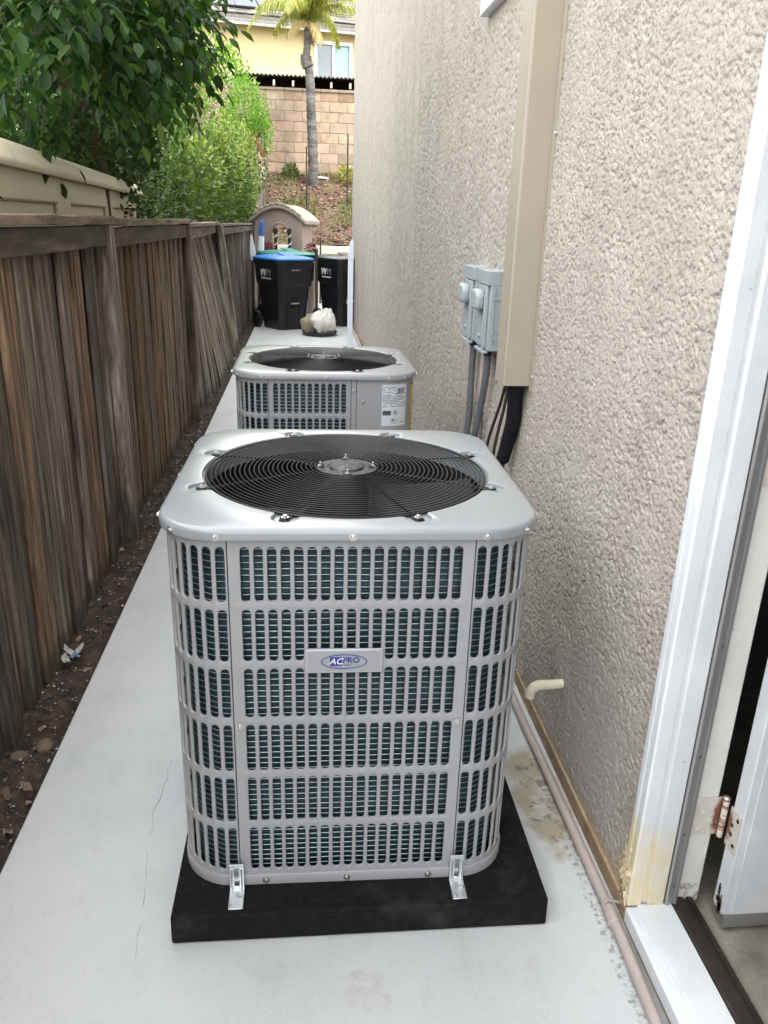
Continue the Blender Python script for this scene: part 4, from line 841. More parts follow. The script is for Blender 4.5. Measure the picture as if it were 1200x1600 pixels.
wr = thing('plastic_wrapper', 'torn whitish plastic wrapper with a blue scrap on the dark soil', 'litter', (-0.905, 2.76, 0.012), 0.3)
def crumple(nm, c, sx, sy, rz, m, seed):
    g = np.random.default_rng(seed); H = g.random((9, 7)); mb = MB(); mb.grid(lambda u, v: ((u - .5) * sx * (.6 + .5 * math.sin(PI * v)), (v - .5) * sy, .018 * H[int(round(u * 8)), int(round(v * 6))] * math.sin(PI * u)), 8, 6)
    o = part(nm, mb, m, wr, ang=40, loc=c, rot=(0.15, 0.25, rz)); q = o.modifiers.new('solid', 'SOLIDIFY'); q.thickness = 0.0008
crumple('wrapper_strip', (-.012, .030, .012), .022, .11, .5, 'wrapper', 1); crumple('wrapper_strip', (.026, .012, .014), .020, .075, -.5, 'wrapper', 2); crumple('wrapper_strip', (-.022, -.03, .008), .030, .05, .2, 'wrapper', 3)
crumple('blue_scrap', (.012, -.028, .012), .038, .022, .3, 'wrapblue', 4)
LEAFM = []
for s in range(5):
    r_ = random.Random(s); n = 9; P_ = [(0, 0, 0.004)]
    for i in range(n): an = 2 * PI * i / n; q = (0.022 + 0.010 * abs(math.cos(an))) * r_.uniform(.65, 1.15); P_.append((q * math.cos(an), q * .7 * math.sin(an), r_.uniform(-.006, .014)))
    LEAFM.append(MB().add(P_, [(0, 1 + i, 1 + (i + 1) % n) for i in range(n)]).mesh('dead_leaf', 'leaf_dry', 180))
for k in range(46):
    y = 1.5 + 7.5 * random.random() ** 1.8; x = random.uniform(-0.94, -0.815)
    o = link('dead_leaf', LEAFM[k % 5], None, (x, y, soil_z(x, y) + 0.006), (random.uniform(-.4, .4), random.uniform(-.4, .4), random.uniform(0, 6))); sc = random.uniform(.4, .9); o.scale = (sc, sc, sc)
    tag(o, 'dry brown leaf lying on the dark soil strip by the fence', 'leaf', 'dry leaves on the soil strip')
for k in range(16):
    y = random.uniform(1.6, 3.1); x = random.uniform(-0.93, -0.83); an = random.uniform(-1.2, 1.2); L_ = random.uniform(.04, .10); z = soil_z(x, y) + 0.008
    mb = MB().tube([(x - L_ * math.cos(an) * .5, y - L_ * math.sin(an) * .5, z), (x, y + random.uniform(-.006, .006), z + 0.010), (x + L_ * math.cos(an) * .5, y + L_ * math.sin(an) * .5, z + 0.003)], [0.0016, 0.0014, 0.0008], 5)
    tag(part('twig', mb, 'twig'), 'thin dry twig lying on the dark soil strip by the fence', 'twig', 'twigs on the soil strip')
def scatter(tv, tf, P, Rm, S):
    tv = np.asarray(tv, np.float32); n = len(P); S = np.asarray(S, np.float32).reshape(n, -1)
    V_ = np.einsum('nij,nkj->nki', Rm, tv[None] * S[:, None, :]) + P[:, None, :]
    F_ = np.asarray(tf)[None] + (np.arange(n) * len(tv))[:, None, None]
    return V_.reshape(-1, 3), F_.reshape(-1, np.asarray(tf).shape[1])
def frames(d, up):
    """rotation matrices whose x axis is d and z axis is close to up"""
    d = d / np.linalg.norm(d, axis=1, keepdims=True); y = np.cross(up, d); y /= np.linalg.norm(y, axis=1, keepdims=True) + 1e-9; z = np.cross(d, y)
    return np.stack([d, y, z], -1)
n = 5200
P = np.stack([RNG.uniform(-0.945, -0.81, n), 1.2 + 9 * RNG.random(n) ** 1.6, np.zeros(n)], -1); P[:, 2] = [soil_z(p[0], p[1]) + 0.003 for p in P]
Rm = frames(RNG.normal(size=(n, 3)) * (1, 1, .35), RNG.normal(size=(n, 3)) * .4 + (0, 0, 1))
S = np.exp(RNG.normal(-5.45, 0.55, n))[:, None] * RNG.uniform(.4, 1.4, (n, 3)) * (1, 1, .35)
cube = [(x, y, z) for z in (-.5, .5) for y in (-.5, .5) for x in (-.5, .5)]; cf = [(0, 2, 3, 1), (4, 5, 7, 6), (0, 1, 5, 4), (2, 6, 7, 3), (0, 4, 6, 2), (1, 3, 7, 5)]
V, F = scatter(cube, cf, P, Rm, S); tag(link('soil_chips', npmesh('soil_chips', V, F, 'chips')), kind='stuff')

# ================================================================== FAR END OF THE PATH
def bin_(cx, cy, rz, lidm, label, logo=True, sc=1.0):
    t = thing('wheelie_bin', label, 'bin', (cx, cy, 0.0), rz, 'wheeled bins at the end of the path'); t.scale = (sc, sc, sc)
    mb = MB(); rows = [(0.0, .225, -.27, .26), (0.03, .235, -.28, .27), (0.58, .275, -.335, .32), (0.66, .282, -.342, .33), (0.70, .305, -.375, .36), (0.95, .315, -.395, .375), (0.99, .33, -.41, .40), (1.03, .33, -.41, .40)]
    def ringp(hx, y0, y1, z, c=0.06): return [(-hx + c, y0, z), (hx - c, y0, z), (hx, y0 + c, z), (hx, y1 - c, z), (hx - c, y1, z), (-hx + c, y1, z), (-hx, y1 - c, z), (-hx, y0 + c, z)]
    V_ = [p for z, hx, y0, y1 in rows for p in ringp(hx, y0, y1, z)]; n = 8
    F_ = [(i * n + k, i * n + (k + 1) % n, (i + 1) * n + (k + 1) % n, (i + 1) * n + k) for i in range(len(rows) - 1) for k in range(n)] + [tuple(range(n))[::-1], tuple((len(rows) - 1) * n + k for k in range(n))]
    part('body', mb.add(V_, F_), 'binblack', t, bev=0.008)
    # lid: shallow wedge dome
    lr = [(1.035, .345, -.43, .42), (1.06, .348, -.435, .42), (1.075, .33, -.41, .40), (1.10, .24, -.25, .34), (1.105, .17, -.15, .28)]
    V_ = [p for z, hx, y0, y1 in lr for p in ringp(hx, y0, y1, z, 0.08)]
    F_ = [(i * n + k, i * n + (k + 1) % n, (i + 1) * n + (k + 1) % n, (i + 1) * n + k) for i in range(len(lr) - 1) for k in range(n)] + [tuple(range(n))[::-1], tuple((len(lr) - 1) * n + k for k in range(n))]
    lid = part('lid', MB().add(V_, F_), lidm, t, bev=0.006)
    part('lid_rib', MB().box((0, -0.16, 1.108), (0.20, 0.36, 0.016), Euler((0.16, 0, 0)).to_matrix()), lidm, lid, bev=0.006)
    part('handle', MB().tube([(-.24, .36, .98), (-.24, .46, 1.0), (.24, .46, 1.0), (.24, .36, .98)], 0.016, 8), 'binblack', t)
    part('axle', MB().tube([(-.30, .27, .13), (.30, .27, .13)], 0.012, 8), 'steel', t)
    for s in (-1, 1):
        wl = part('wheel', MB().lathe([(0.06, -.025), (.12, -.028), (.128, -.018), (.128, .018), (.12, .028), (.06, .025)], 24, (s * 0.315, .27, .128), 'x'), 'binblack', t)
        part('hubcap', MB().lathe([(0.055, 0), (0.05, s * .030), (0.01, s * .034)], 16, (s * 0.315, .27, .128), 'x'), 'inner', wl)
    # front: recessed grab pocket with a steel bar
    part('grab_pocket', MB().box((0, -.318, 0.42), (.14, .03, .18)), 'inner', t, bev=0.01)
    part('grab_bar', MB().tube([(-.07, -.335, .405), (.07, -.335, .405)], 0.011, 8), 'steel', t)
    part('front_rib', MB().box((-.10, -.30, .24), (.025, .03, .42), Euler((0.09, 0, 0)).to_matrix()).box((.10, -.30, .24), (.025, .03, .42), Euler((0.09, 0, 0)).to_matrix()), 'binblack', t, bev=0.008)
    part('corner_buttress', MB().box((.24, -.345, .80), (.10, .06, .30), Euler((0.08, 0, 0)).to_matrix()), 'binblack', t, bev=0.02)
    part('serial_strip', MB().box((-0.02, -.3945, .90), (.16, .004, .022)), 'decal_dim', t)
    # logo on the side that faces the camera (local -x)
    e = Euler((R(85.5), 0, R(-90))); 
    link('logo_letter', text_mesh('W', 0.175, 0.002, 'decal', 0, 0.004), t, (-.3145, -0.03 + 0.10, .855), e)
    link('logo_letter', text_mesh('M', 0.155, 0.002, 'decal_dim', 0, 0.0), t, (-.3145, -0.03 - 0.055, .855), e)
    part('logo_bar', MB().box((-.3115, 0.0, .765), (.006, .27, .016)), 'decal', t)
bin_(-.335, 12.87, R(34), 'lidblue', 'black wheeled bin with a bright blue lid beside the fence')
bin_(.62, 13.45, R(30), 'lidgrey', 'black wheeled bin with a dark grey lid beside the white post')
bin_(-.30, 13.78, R(34), 'lidgreen', 'black wheeled bin with a green lid behind the blue-lidded one', sc=1.03)
# white gate post at the house corner
t = thing('gate_post', 'narrow white post standing against the house corner', 'post', (0.612, 10.95, 0), 0)
part('post_shaft', MB().box2((-.035, -.035, 0), (.035, .035, 1.13)), 'vinyl', t, bev=0.006)
part('post_top', MB().prism([(-.036, 1.132), (.037, 1.132), (.037, 1.37), (.015, 1.40), (-.012, 1.36), (-.036, 1.24)], -.03, .03, 'xz'), 'vinyl', t, bev=0.006)
part('latch', MB().box((-.04, -.01, .6), (.02, .03, .05)), 'steel', t, bev=0.003)
# sacks on a tray, pole
def sack(name, label, loc, r, sc, m, seed, grp=None):
    bm = lump(seed, r, sc, 4); rr_ = random.Random(seed)
    Pv = [(Vector((rr_.gauss(0, 1), rr_.gauss(0, 1), rr_.gauss(0, 1))).normalized(), rr_.uniform(5, 11), rr_.uniform(0, 6)) for _ in range(8)]
    PL = [(Vector((rr_.gauss(0, 1), rr_.gauss(0, 1), rr_.gauss(0, 1))).normalized(), rr_.uniform(.72, 1.0)) for _ in range(26)]
    for v in bm.verts:
        d = v.co.normalized(); h = min(c_ / max(d.dot(n_), .08) for n_, c_ in PL); k = sum(abs(math.sin(d.dot(q) * f_ + p_)) for q, f_, p_ in Pv) / 8
        v.co = Vector((d.x * sc[0], d.y * sc[1], d.z * sc[2])) * r * (min(h, 1.15) * .72 + .42 * k ** 1.3)
        top = max(0, v.co.z / (r * sc[2]) - .40); v.co.x += top * .55 * r; v.co.x *= 1 - .45 * top; v.co.y *= 1 - .55 * top
        if v.co.z < -r * sc[2] * .62: v.co.z = -r * sc[2] * .62
    return tag(bm_obj(name, bm, m, 60, loc=(loc[0], loc[1], loc[2] + r * sc[2] * .62)), label, 'sack', grp)
tr = thing('tray', 'round black plastic tray under the crumpled sacks', 'tray', (.22, 12.1, 0.001))
part('tray_base', MB().lathe([(.20, 0), (.25, .012), (.26, .05), (.245, .05), (.235, .018), (0, .014)], 28), 'binblack', tr)
part('tray_rim', MB().lathe([(.245, .05), (.268, .05), (.268, .056), (.245, .056)], 28, cap=False), 'binblack', tr)
sack('white_sack', 'crumpled white sack standing on the black tray', (.285, 12.08, .018), .205, (.95, .9, 1.25), 'sack', 4, 'sacks on the tray')
sack('khaki_sack', 'smaller khaki sack slumped behind the white one', (.085, 12.28, .018), .155, (.95, .9, 1.25), 'sack2', 9, 'sacks on the tray')
t = thing('pole', 'dark upright pole standing between the two black bins', 'pole', (.178, 12.35, 0))
part('shaft', MB().tube([(0, 0, .0), (0, 0, 1.22)], 0.022, 10), 'blackpole', t); part('foot_plate', MB().lathe([(.06, 0), (.06, .01), (.03, .02)], 12), 'blackpole', t)
# blue and white folded things by the fence end
t = thing('folded_parasol', 'folded blue and white parasol leaning at the fence end', 'parasol', (-.80, 14.25, 0.0), 0.0)
ax = lambda u: (0.085 * u, 0.05 * u, 1.60 * u)
part('canopy_top', MB().tube([ax(.84), ax(.90), ax(.985), ax(1.0)], [.05, .048, .035, .008], 10), 'cloth_blue', t)
part('canopy_middle', MB().tube([ax(.69), ax(.76), ax(.84)], [.058, .055, .049], 10), 'cloth_white', t)
part('canopy_bottom', MB().tube([ax(.45), ax(.55), ax(.69)], [.07, .068, .058], 10), 'cloth_blue', t)
part('pole_shaft', MB().tube([ax(0), ax(.46)], .018, 8), 'blackpole', t)
t = thing('paddle', 'white pointed paddle on a thin dark handle behind the blue-lidded bin', 'paddle', (-.845, 13.55, 0.0), 0.1)
part('blade', MB().prism([(-.02, .98), (.03, .98), (.062, 1.10), (.01, 1.36), (-.015, 1.38), (-.035, 1.10)], -.012, .012, 'xz'), 'cloth_white', t, bev=0.006)
part('shaft', MB().tube([(0, 0, 0), (.004, 0, .99)], .014, 8), 'blackpole', t)
# toy playhouse
ph = thing('playhouse', 'beige plastic toy playhouse with an arched roof and window', 'playhouse', (-.345, 15.40, 0), R(-15))
ph.scale = (.87, .87, 1.0)
def arch(x0, x1, z0, z1, n=14): return [(x0 + (x1 - x0) * i / n, z0 + (z1 - z0) * math.sin(PI * i / n)) for i in range(n + 1)]
hw_ = 0.47
# front wall with an arched window hole: build as strips round the opening
wx0, wx1, wz0, wzs = -0.15, 0.21, 0.95, 1.36
wzt = wzs + 0.19
def topz(x): return 1.58 + 0.24 * math.cos(x / hw_ * PI / 2 * 0.95)
mb = MB(); xs = np.linspace(-hw_, hw_, 49)
for i in range(48):
    a_, b_ = xs[i], xs[i + 1]; mid = (a_ + b_) / 2
    def hb(x): c = (wx0 + wx1) / 2; r_ = (wx1 - wx0) / 2; q = 1 - ((x - c) / r_) ** 2; return wzs + r_ * math.sqrt(max(0, q))
    if wx0 < mid < wx1:
        mb.prism([(a_, 0), (b_, 0), (b_, wz0), (a_, wz0)], -.50, -.45, 'xz'); mb.prism([(a_, hb(a_)), (b_, hb(b_)), (b_, topz(b_)), (a_, topz(a_))], -.50, -.45, 'xz')
    else: mb.prism([(a_, 0), (b_, 0), (b_, topz(b_)), (a_, topz(a_))], -.50, -.45, 'xz')
part('front_wall', mb, 'play', ph, fix=False)
cx_ = (wx0 + wx1) / 2; r_ = (wx1 - wx0) / 2
pts = [(wx0 - .02, -.51, wz0)] + [(cx_ - (r_ + .02) * math.cos(PI * i / 14), -.51, wzs + (r_ + .02) * math.sin(PI * i / 14)) for i in range(15)] + [(wx1 + .02, -.51, wz0)]
part('window_trim', MB().tube(pts, 0.024, 8), 'play', ph)
part('side_wall', MB().box2((hw_ - .05, -.449, 0), (hw_, .45, 1.56)).box2((-hw_, -.449, 0), (-hw_ + .05, .45, 1.56)), 'play', ph, bev=0.01)
for x in (-hw_ + .03, hw_ - .02): part('corner_column', MB().box2((x - .055, -.53, 0), (x + .055, -.44, 1.60)).box2((x - .068, -.545, .98), (x + .068, -.43, 1.06)), 'play', ph, bev=0.012)
mb = MB(); n = 20; ro = [(-.60 + 1.20 * i / n, 1.57 + 0.30 * math.cos((-.60 + 1.20 * i / n) / .60 * PI / 2 * .92)) for i in range(n + 1)]
poly = ro + [(x, z - .07) for x, z in reversed(ro)]
part('roof', mb.prism(poly, -.62, .60, 'xz'), 'playroof', ph, bev=0.015)
for k in range(9):
    x = -.46 + k * .115; z = 1.57 + 0.30 * math.cos(x / .60 * PI / 2 * .92); part('roof_shingle', MB().box((x, -.60, z + .008), (.10, .08, .03), Euler((0, math.atan(0.30 * math.sin(x / .60 * PI / 2 * .92) * PI / 2 * .92 / .60), 0)).to_matrix()), 'playroof', ph, bev=0.008)
for lab, px in (('striped twisted pole left of the playhouse window', -.50), ('striped twisted pole in front of the playhouse window', -.26)):
    t = thing('striped_pole', lab, 'pole', (px, 14.72, 0), 0, 'striped poles by the playhouse')
    part('pole_core', MB().tube([(0, 0, 0), (0, 0, 1.40)], .030, 10), 'blackpole', t); part('pole_cap', MB().lathe([(.034, 1.40), (.040, 1.42), (.036, 1.47), (.01, 1.48)], 12), 'blackpole', t)
    part('white_stripe', MB().tube([(.022 * math.cos(q * .55), .022 * math.sin(q * .55), .70 + q * .0118) for q in range(58)], .0135, 6), 'cloth_white', t)

# ================================================================== SLOPE, BLOCK WALL, YELLOW HOUSE
struct('low_retaining_wall', MB().box2((-8, 17.0, -.05), (8, 17.14, 1.13)), 'cream', bev=0.01)
nx, ny = 180, 60; U, Vv = np.meshgrid(np.linspace(-9, 9, nx), np.linspace(17.12, 20.02, ny))
Z = 1.09 + (Vv - 17.12) * 0.535 + 0.10 * (vnoise(U * 1.6 + 40, Vv * 1.6, 31) - .5) + 0.05 * vnoise(U * 7 + 70, Vv * 7, 32)
V = np.stack([U, Vv, Z], -1).reshape(-1, 3); I = np.arange(nx * ny).reshape(ny, nx); F = np.stack([I[:-1, :-1], I[:-1, 1:], I[1:, 1:], I[1:, :-1]], -1).reshape(-1, 4)
tag(link('slope', npmesh('slope', V, F, 'mulch')), kind='structure')
def slope_z(x, y): return 1.09 + (y - 17.12) * 0.535 + 0.10 * (float(vnoise(np.array([x * 1.6 + 40]), np.array([y * 1.6]), 31)[0]) - .5) + 0.05 * float(vnoise(np.array([x * 7 + 70]), np.array([y * 7]), 32)[0])
struct('upper_ground', MB().box2((-30, 20.0, -.05), (30, 60, 2.62)), 'earth')
# mulch chips and thin grass
n = 4200; P = np.stack([RNG.uniform(-2.2, 2.6, n), RNG.uniform(17.15, 20, n), np.zeros(n)], -1); P[:, 2] = [slope_z(p[0], p[1]) + .012 for p in P]
Rm = frames(RNG.normal(size=(n, 3)) * (1, 1, .4), RNG.normal(size=(n, 3)) * .4 + (0, -.4, 1)); S = np.exp(RNG.normal(-3.5, .45, n))[:, None] * RNG.uniform(.4, 1.4, (n, 3)) * (1, .7, .3)
V, F = scatter(cube, cf, P, Rm, S); tag(link('mulch_chips', npmesh('mulch_chips', V, F, mat('mulch_chip', [(0.035, 0.018, 0.012), (0.09, 0.05, 0.032), (0.24, 0.165, 0.11)], 5, 0.9, isl=.9))), kind='stuff')
n = 5200; P = np.stack([RNG.uniform(-2.0, 2.4, n), RNG.uniform(17.9, 19.95, n), np.zeros(n)], -1)
keep = vnoise(P[:, 0] * 2.2 + 60, P[:, 1] * 2.2, 33) > .52; P = P[keep]; n = len(P); P[:, 2] = [slope_z(p[0], p[1]) for p in P]
Rm = frames(RNG.normal(size=(n, 3)) * .45 + (0, -.2, 1), RNG.normal(size=(n, 3))); S = np.stack([RNG.uniform(.06, .17, n), RNG.uniform(.006, .011, n), np.ones(n)], -1)
V, F = scatter([(0, -1, 0), (0, 1, 0), (.6, .7, .02), (.6, -.7, .02), (1, 0, .05), (1, 0, .05)], [(0, 1, 2, 3), (3, 2, 4, 5)], P, Rm, S); tag(link('grass_tufts', npmesh('grass_tufts', V, F, 'grass')), kind='stuff')
# leafy plants at the wall foot
def leaf_mass(ell, n, size, seed, up=.35, shell=.5, asp=.5, jit=1.0):
    """leaf cloud filling a set of ellipsoids ((centre),(radii),share)"""
    g = np.random.default_rng(seed); Vs, Ds = [], []
    tot = sum(e[2] for e in ell)
    for c, r_, sh in ell:
        k = int(n * sh / tot); d = g.normal(size=(k, 3)); d /= np.linalg.norm(d, axis=1, keepdims=True)
        rad = 1 - shell * g.random(k) ** 1.5
        lump_ = 0.78 + 0.34 * vnoise((np.arctan2(d[:, 1], d[:, 0]) + 4) * 2.3, (d[:, 2] + 2) * 2.3, seed) + 0.12 * (vnoise((np.arctan2(d[:, 1], d[:, 0]) + 4) * 7, (d[:, 2] + 2) * 7, seed + 1) - .5)
        Vs.append(np.array(c) + d * np.array(r_) * (rad * lump_)[:, None]); Ds.append(d + g.normal(size=(k, 3)) * .75 * jit + (0, 0, up))
    P = np.concatenate(Vs); D = np.concatenate(Ds); k = len(P); N_ = g.normal(size=(k, 3)) * .55 + D * .5 + (0, 0, .7)
    s = size * g.uniform(.6, 1.25, k); return P, frames(D, N_), np.stack([s, s * asp, s], -1)
LEAF_V = [(0, 0, 0), (.30, 0, -.03), (.66, 0, -.04), (1, 0, -.12), (.22, .36, .05), (.58, .42, .03), (.22, -.36, .05), (.58, -.42, .03)]
LEAF_F = [(0, 1, 4, 4), (1, 2, 5, 4), (2, 3, 5, 5), (0, 6, 1, 1), (1, 6, 7, 2), (2, 7, 3, 3)]
LEAF_T = [(0, 1, 4), (1, 2, 5), (1, 5, 4), (2, 3, 5), (0, 6, 1), (1, 6, 7), (1, 7, 2), (2, 7, 3)]
SIMP_V = [(0, 0, 0), (.5, .5, .04), (1, 0, -.05), (.5, -.5, .04)]; SIMP_T = [(0, 2, 1), (0, 3, 2)]
def foliage(name, parent, ell, n, size, m, seed, detail=False, kind=True, **k):
    P, Rm, S = leaf_mass(ell, n, size, seed, **k); V_, F_ = scatter(LEAF_V if detail else SIMP_V, LEAF_T if detail else SIMP_T, P, Rm, S)
    o = link(name, npmesh(name, V_, F_, m, 180), parent)
    if kind: o['kind'] = 'stuff'
    return o
def trunk(name, parent, pts, r, m='bark', n=10): return part(name, MB().tube(smooth(pts, 5), list(np.linspace(r[0], r[1], 5 * (len(pts) - 1) + 1)), n), m, parent, ang=180)
for lab, (x, y), s, mm in (('spiky grey-green plant at the foot of the block wall', (-.30, 19.75), .17, 'leaf_light'), ('yellowish tufted plant at the wall foot by the house corner', (.95, 19.6), .22, 'palmleaf')):
    t = thing('garden_plant', lab, 'plant', (x, y, slope_z(x, y)), 0, 'small plants on the slope')
    foliage('foliage', t, [((0, 0, s * .8), (s, s, s * .9), 1)], 260, .11, mm, int(x * 100) % 97 + 5, asp=.25, up=1.2); trunk('stem', t, [(0, 0, -.03), (0.01, 0, s * .5), (0.02, 0, s)], (.012, .006))
tag(part('white_stick', MB().box((.42, 19.72, slope_z(.42, 19.72) + .05), (.27, .05, .04), Euler((0, .08, .1)).to_matrix()), 'cloth_white'), 'short white piece of board lying at the block wall foot', 'board')
for lab, x, y, z0, z1 in (('thin black stake on the slope left of the palm', .05, 17.6, 1.32, 3.0), ('short black stake beside the house corner', .32, 16.9, .0, 1.28), ('black stake at the far right of the slope', .94, 18.6, 1.9, 3.35)):
    t = thing('garden_stake', lab, 'stake', (x, y, z0), 0, 'black garden stakes'); part('shaft', MB().tube([(0, 0, 0), (0.004, 0, z1 - z0)], .016, 8), 'blackpole', t); part('tip', MB().lathe([(.02, z1 - z0 - .01), (.02, z1 - z0 + .01), (.004, z1 - z0 + .03)], 8), 'blackpole', t)
# block wall
bw = wthing('block_wall', 'pinkish tan concrete block wall on top of the slope', 'wall')
part('mortar_core', MB().box2((-4, 20.035, 2.3), (4.2, 20.19, 4.30)), 'mortar', bw)
blk = MB().box((0, 0, 0), (.398, .18, .205)).mesh('block', 'block', 30)
for r_ in range(9):
    for k in range(20):
        x = -3.9 + k * .408 + (.204 if r_ % 2 else 0); z = 2.445 + r_ * .2155 
        o = link('block', blk, bw, (x, 20.115 + random.uniform(-.004, .004), z + .09), (0, 0, 0), .006, 1); q = random.gauss(1, .11); o.color = (q, q * random.uniform(.95, 1.03), q * random.uniform(.93, 1.05), 1)
        if r_ == 8 and random.random() < .6: o.color = (.8 * q, .72 * q, .66 * q, 1)
capm = MB().box((0, 0, 0), (.402, .24, .055)).mesh('cap_block', 'cap', 30)
for k in range(20): link('cap_block', capm, bw, (-3.9 + k * .408, 20.115, 4.372), (0, 0, 0), .006, 1)
# corrugated patio cover behind the wall
pc = wthing('patio_cover', 'dark patio cover with a corrugated sheet edge behind the block wall', 'patio cover')
mb = MB(); mb.grid(lambda u, v: (-6 + 12 * u, 22.4 + 4.4 * v, 5.02 + .55 * v + .022 * math.sin(u * 12 / .105 * 2 * PI)), 1400, 1); o = part('roof_sheet', mb, 'sheet', pc, ang=180, fix=False); s = o.modifiers.new('solid', 'SOLIDIFY'); s.thickness = .02
rf = MB().box((0, 2.0, .235), (.045, 4.2, .13), Euler((.124, 0, 0)).to_matrix()).mesh('rafter', 'patio'); re_ = MB().box((0, -.075, -.035), (.05, .02, .13)).mesh('rafter_end', 'rafter')
for k in range(21): x = -4.1 + k * .48; link('rafter', rf, pc, (x, 22.55, 4.83)); link('rafter_end', re_, pc, (x, 22.5, 4.87))
part('beam', MB().box2((-6, 23.0, 4.56), (6, 23.1, 4.74)), 'patio', pc)
part('shade_backing', MB().box2((-6, 24.2, 2.6), (6, 24.3, 5.22)), 'patio', pc)  # dark sheet added to stand for the shade under the patio cover
for x in (-4.6, -.93, 1.32, 4.4): part('support_post', MB().box2((x - .07, 22.9, 2.6), (x + .07, 23.0, 4.83)), 'patio', pc)
part('bench_wall', MB().box2((.1, 23.4, 2.6), (5.5, 23.5, 4.50)), 'sheet', pc)
# yellow house
yh = wthing('yellow_house', 'pale yellow two storey house with a white eave at the far end', 'house')
ya_ = R(10); yh.rotation_euler = (0, 0, ya_); yh.location = Vector((0.9, 27, -.15)) - Matrix.Rotation(ya_, 3, 'Z') @ Vector((0.9, 27, 0))
yw = part('wall', MB().box2((-11, 27.0, 2.6), (0.10, 27.3, 7.02)).box2((.345, 27.0, 2.6), (1.44, 27.3, 5.62)).box2((1.44, 27.0, 2.6), (10, 27.3, 7.02)).box2((.10, 27.0, 2.6), (.345, 27.3, 7.02)).box2((.345, 27.0, 6.78), (1.44, 27.3, 7.02)), 'yellowwall', yh)
wn = part('window', MB().box2((.30, 26.94, 5.60), (1.48, 26.999, 5.70)).box2((.30, 26.94, 6.70), (1.48, 26.999, 6.80)).box2((.30, 26.94, 5.70), (.395, 26.999, 6.70)).box2((1.385, 26.94, 5.70), (1.48, 26.999, 6.70)).box2((.86, 26.95, 5.70), (.93, 26.999, 6.70)), 'trimwhite', yh, bev=.008)
part('pane', MB().box2((.395, 27.02, 5.70), (.86, 27.04, 6.70)), 'glass', wn); part('pane', MB().box2((.93, 27.02, 5.70), (1.385, 27.04, 6.70)), 'blind', wn)
part('fascia', MB().box2((-11, 26.44, 6.93), (10, 26.50, 7.10)), 'trimwhite', yh, bev=.008); part('gutter', MB().prism([(26.33, 7.03), (26.33, 7.14), (26.435, 7.14), (26.435, 6.99)], -11, 10, 'yz'), 'trimwhite', yh, bev=.01)
part('soffit', MB().box2((-11, 26.5, 7.02), (10, 27.3, 7.05)), 'yellowwall', yh)
part('side_wall', MB().box2((-11, 27.3, 2.6), (-10.8, 36, 7.0)).box2((9.8, 27.3, 2.6), (10, 36, 7.0)).box2((-10.8, 35.8, 2.6), (9.8, 36, 7.0)), 'yellowwall', yh)
pt = R(22); roof = part('roof', MB().prism([(26.3, 7.13), (31.6, 7.13 + 5.3 * math.tan(pt)), (36.9, 7.13), (36.9, 7.05), (26.3, 7.05)], -11.4, 10.4, 'yz'), 'tile', yh)
mb = MB(); ca, sa = math.cos(pt), math.sin(pt)
for r_ in range(15):
    for k in range(64):
        x = -9 + k * .285 + (.14 if r_ % 2 else 0); d = .02 + r_ * .36; y, z = 26.3 + d * ca, 7.14 + d * sa
        mb.box((x, y + .18 * ca, z + .18 * sa + .03 + random.uniform(-.004, .004)), (.272, .37, .028), Euler((pt - .05, 0, 0)).to_matrix())
o = part('roof_tiles', mb, mat('roof_tile_mix', [(0.07, 0.063, 0.055), (0.13, 0.117, 0.10), (0.19, 0.172, 0.15)], 4, .85, isl=.7), roof, fix=False); o['kind'] = 'stuff'
for k in range(5):
    x = -5.55 + k * 1.03; sp = part('solar_panel', MB().box((0, .83, 0), (1.01, 1.65, .045)), 'solarframe', yh, loc=(x - .05, 26.75, 7.14 + .45 * sa / ca + .10), rot=(pt, 0, 0))
    mb = MB()
    for i in range(6):
        for j in range(10): mb.box((-.41 + i * .164, .08 + j * .163 + .015, .0245), (.154, .154, .003))
    part('solar_cells', mb, 'solar', sp)
    mb = MB()
    for i in range(7): mb.box((-.492 + i * .164, .83, .0235), (.008, 1.6, .004))
    part('busbars', mb, 'solarline', sp)
# hillside fence going up the slope
hf = wthing('hillside_fence', 'grey board fence climbing the slope beside the shrubs', 'fence'); hb_ = board_mesh(31, .15, 1.35)
for k in range(22):
    y = 15.75 + k * .195; u = max(0, (y - 16.9) / 3.1); x = -.96 + .13 * u; z = 0.0 if y < 16.9 else 1.02 + (y - 16.9) * .53
    o = link('fence_board', hb_, hf, (x, y, z - .05), (random.gauss(-.03, .03), random.gauss(0, .01), random.gauss(0, .05))); q = random.uniform(1.6, 2.6); o.color = (q, q * 1.02, q * 1.05, 1); o.scale = (1, 1.25, 1.1 if y > 16.9 else 1.15)
for z_ in (.35, 1.05): part('fence_rail', MB().tube([(-.985, 16.9, 1.05 + z_), (-.855, 20.0, 2.68 + z_)], .035, 4), 'wood_rail', hf).color = (1.6, 1.6, 1.6, 1)
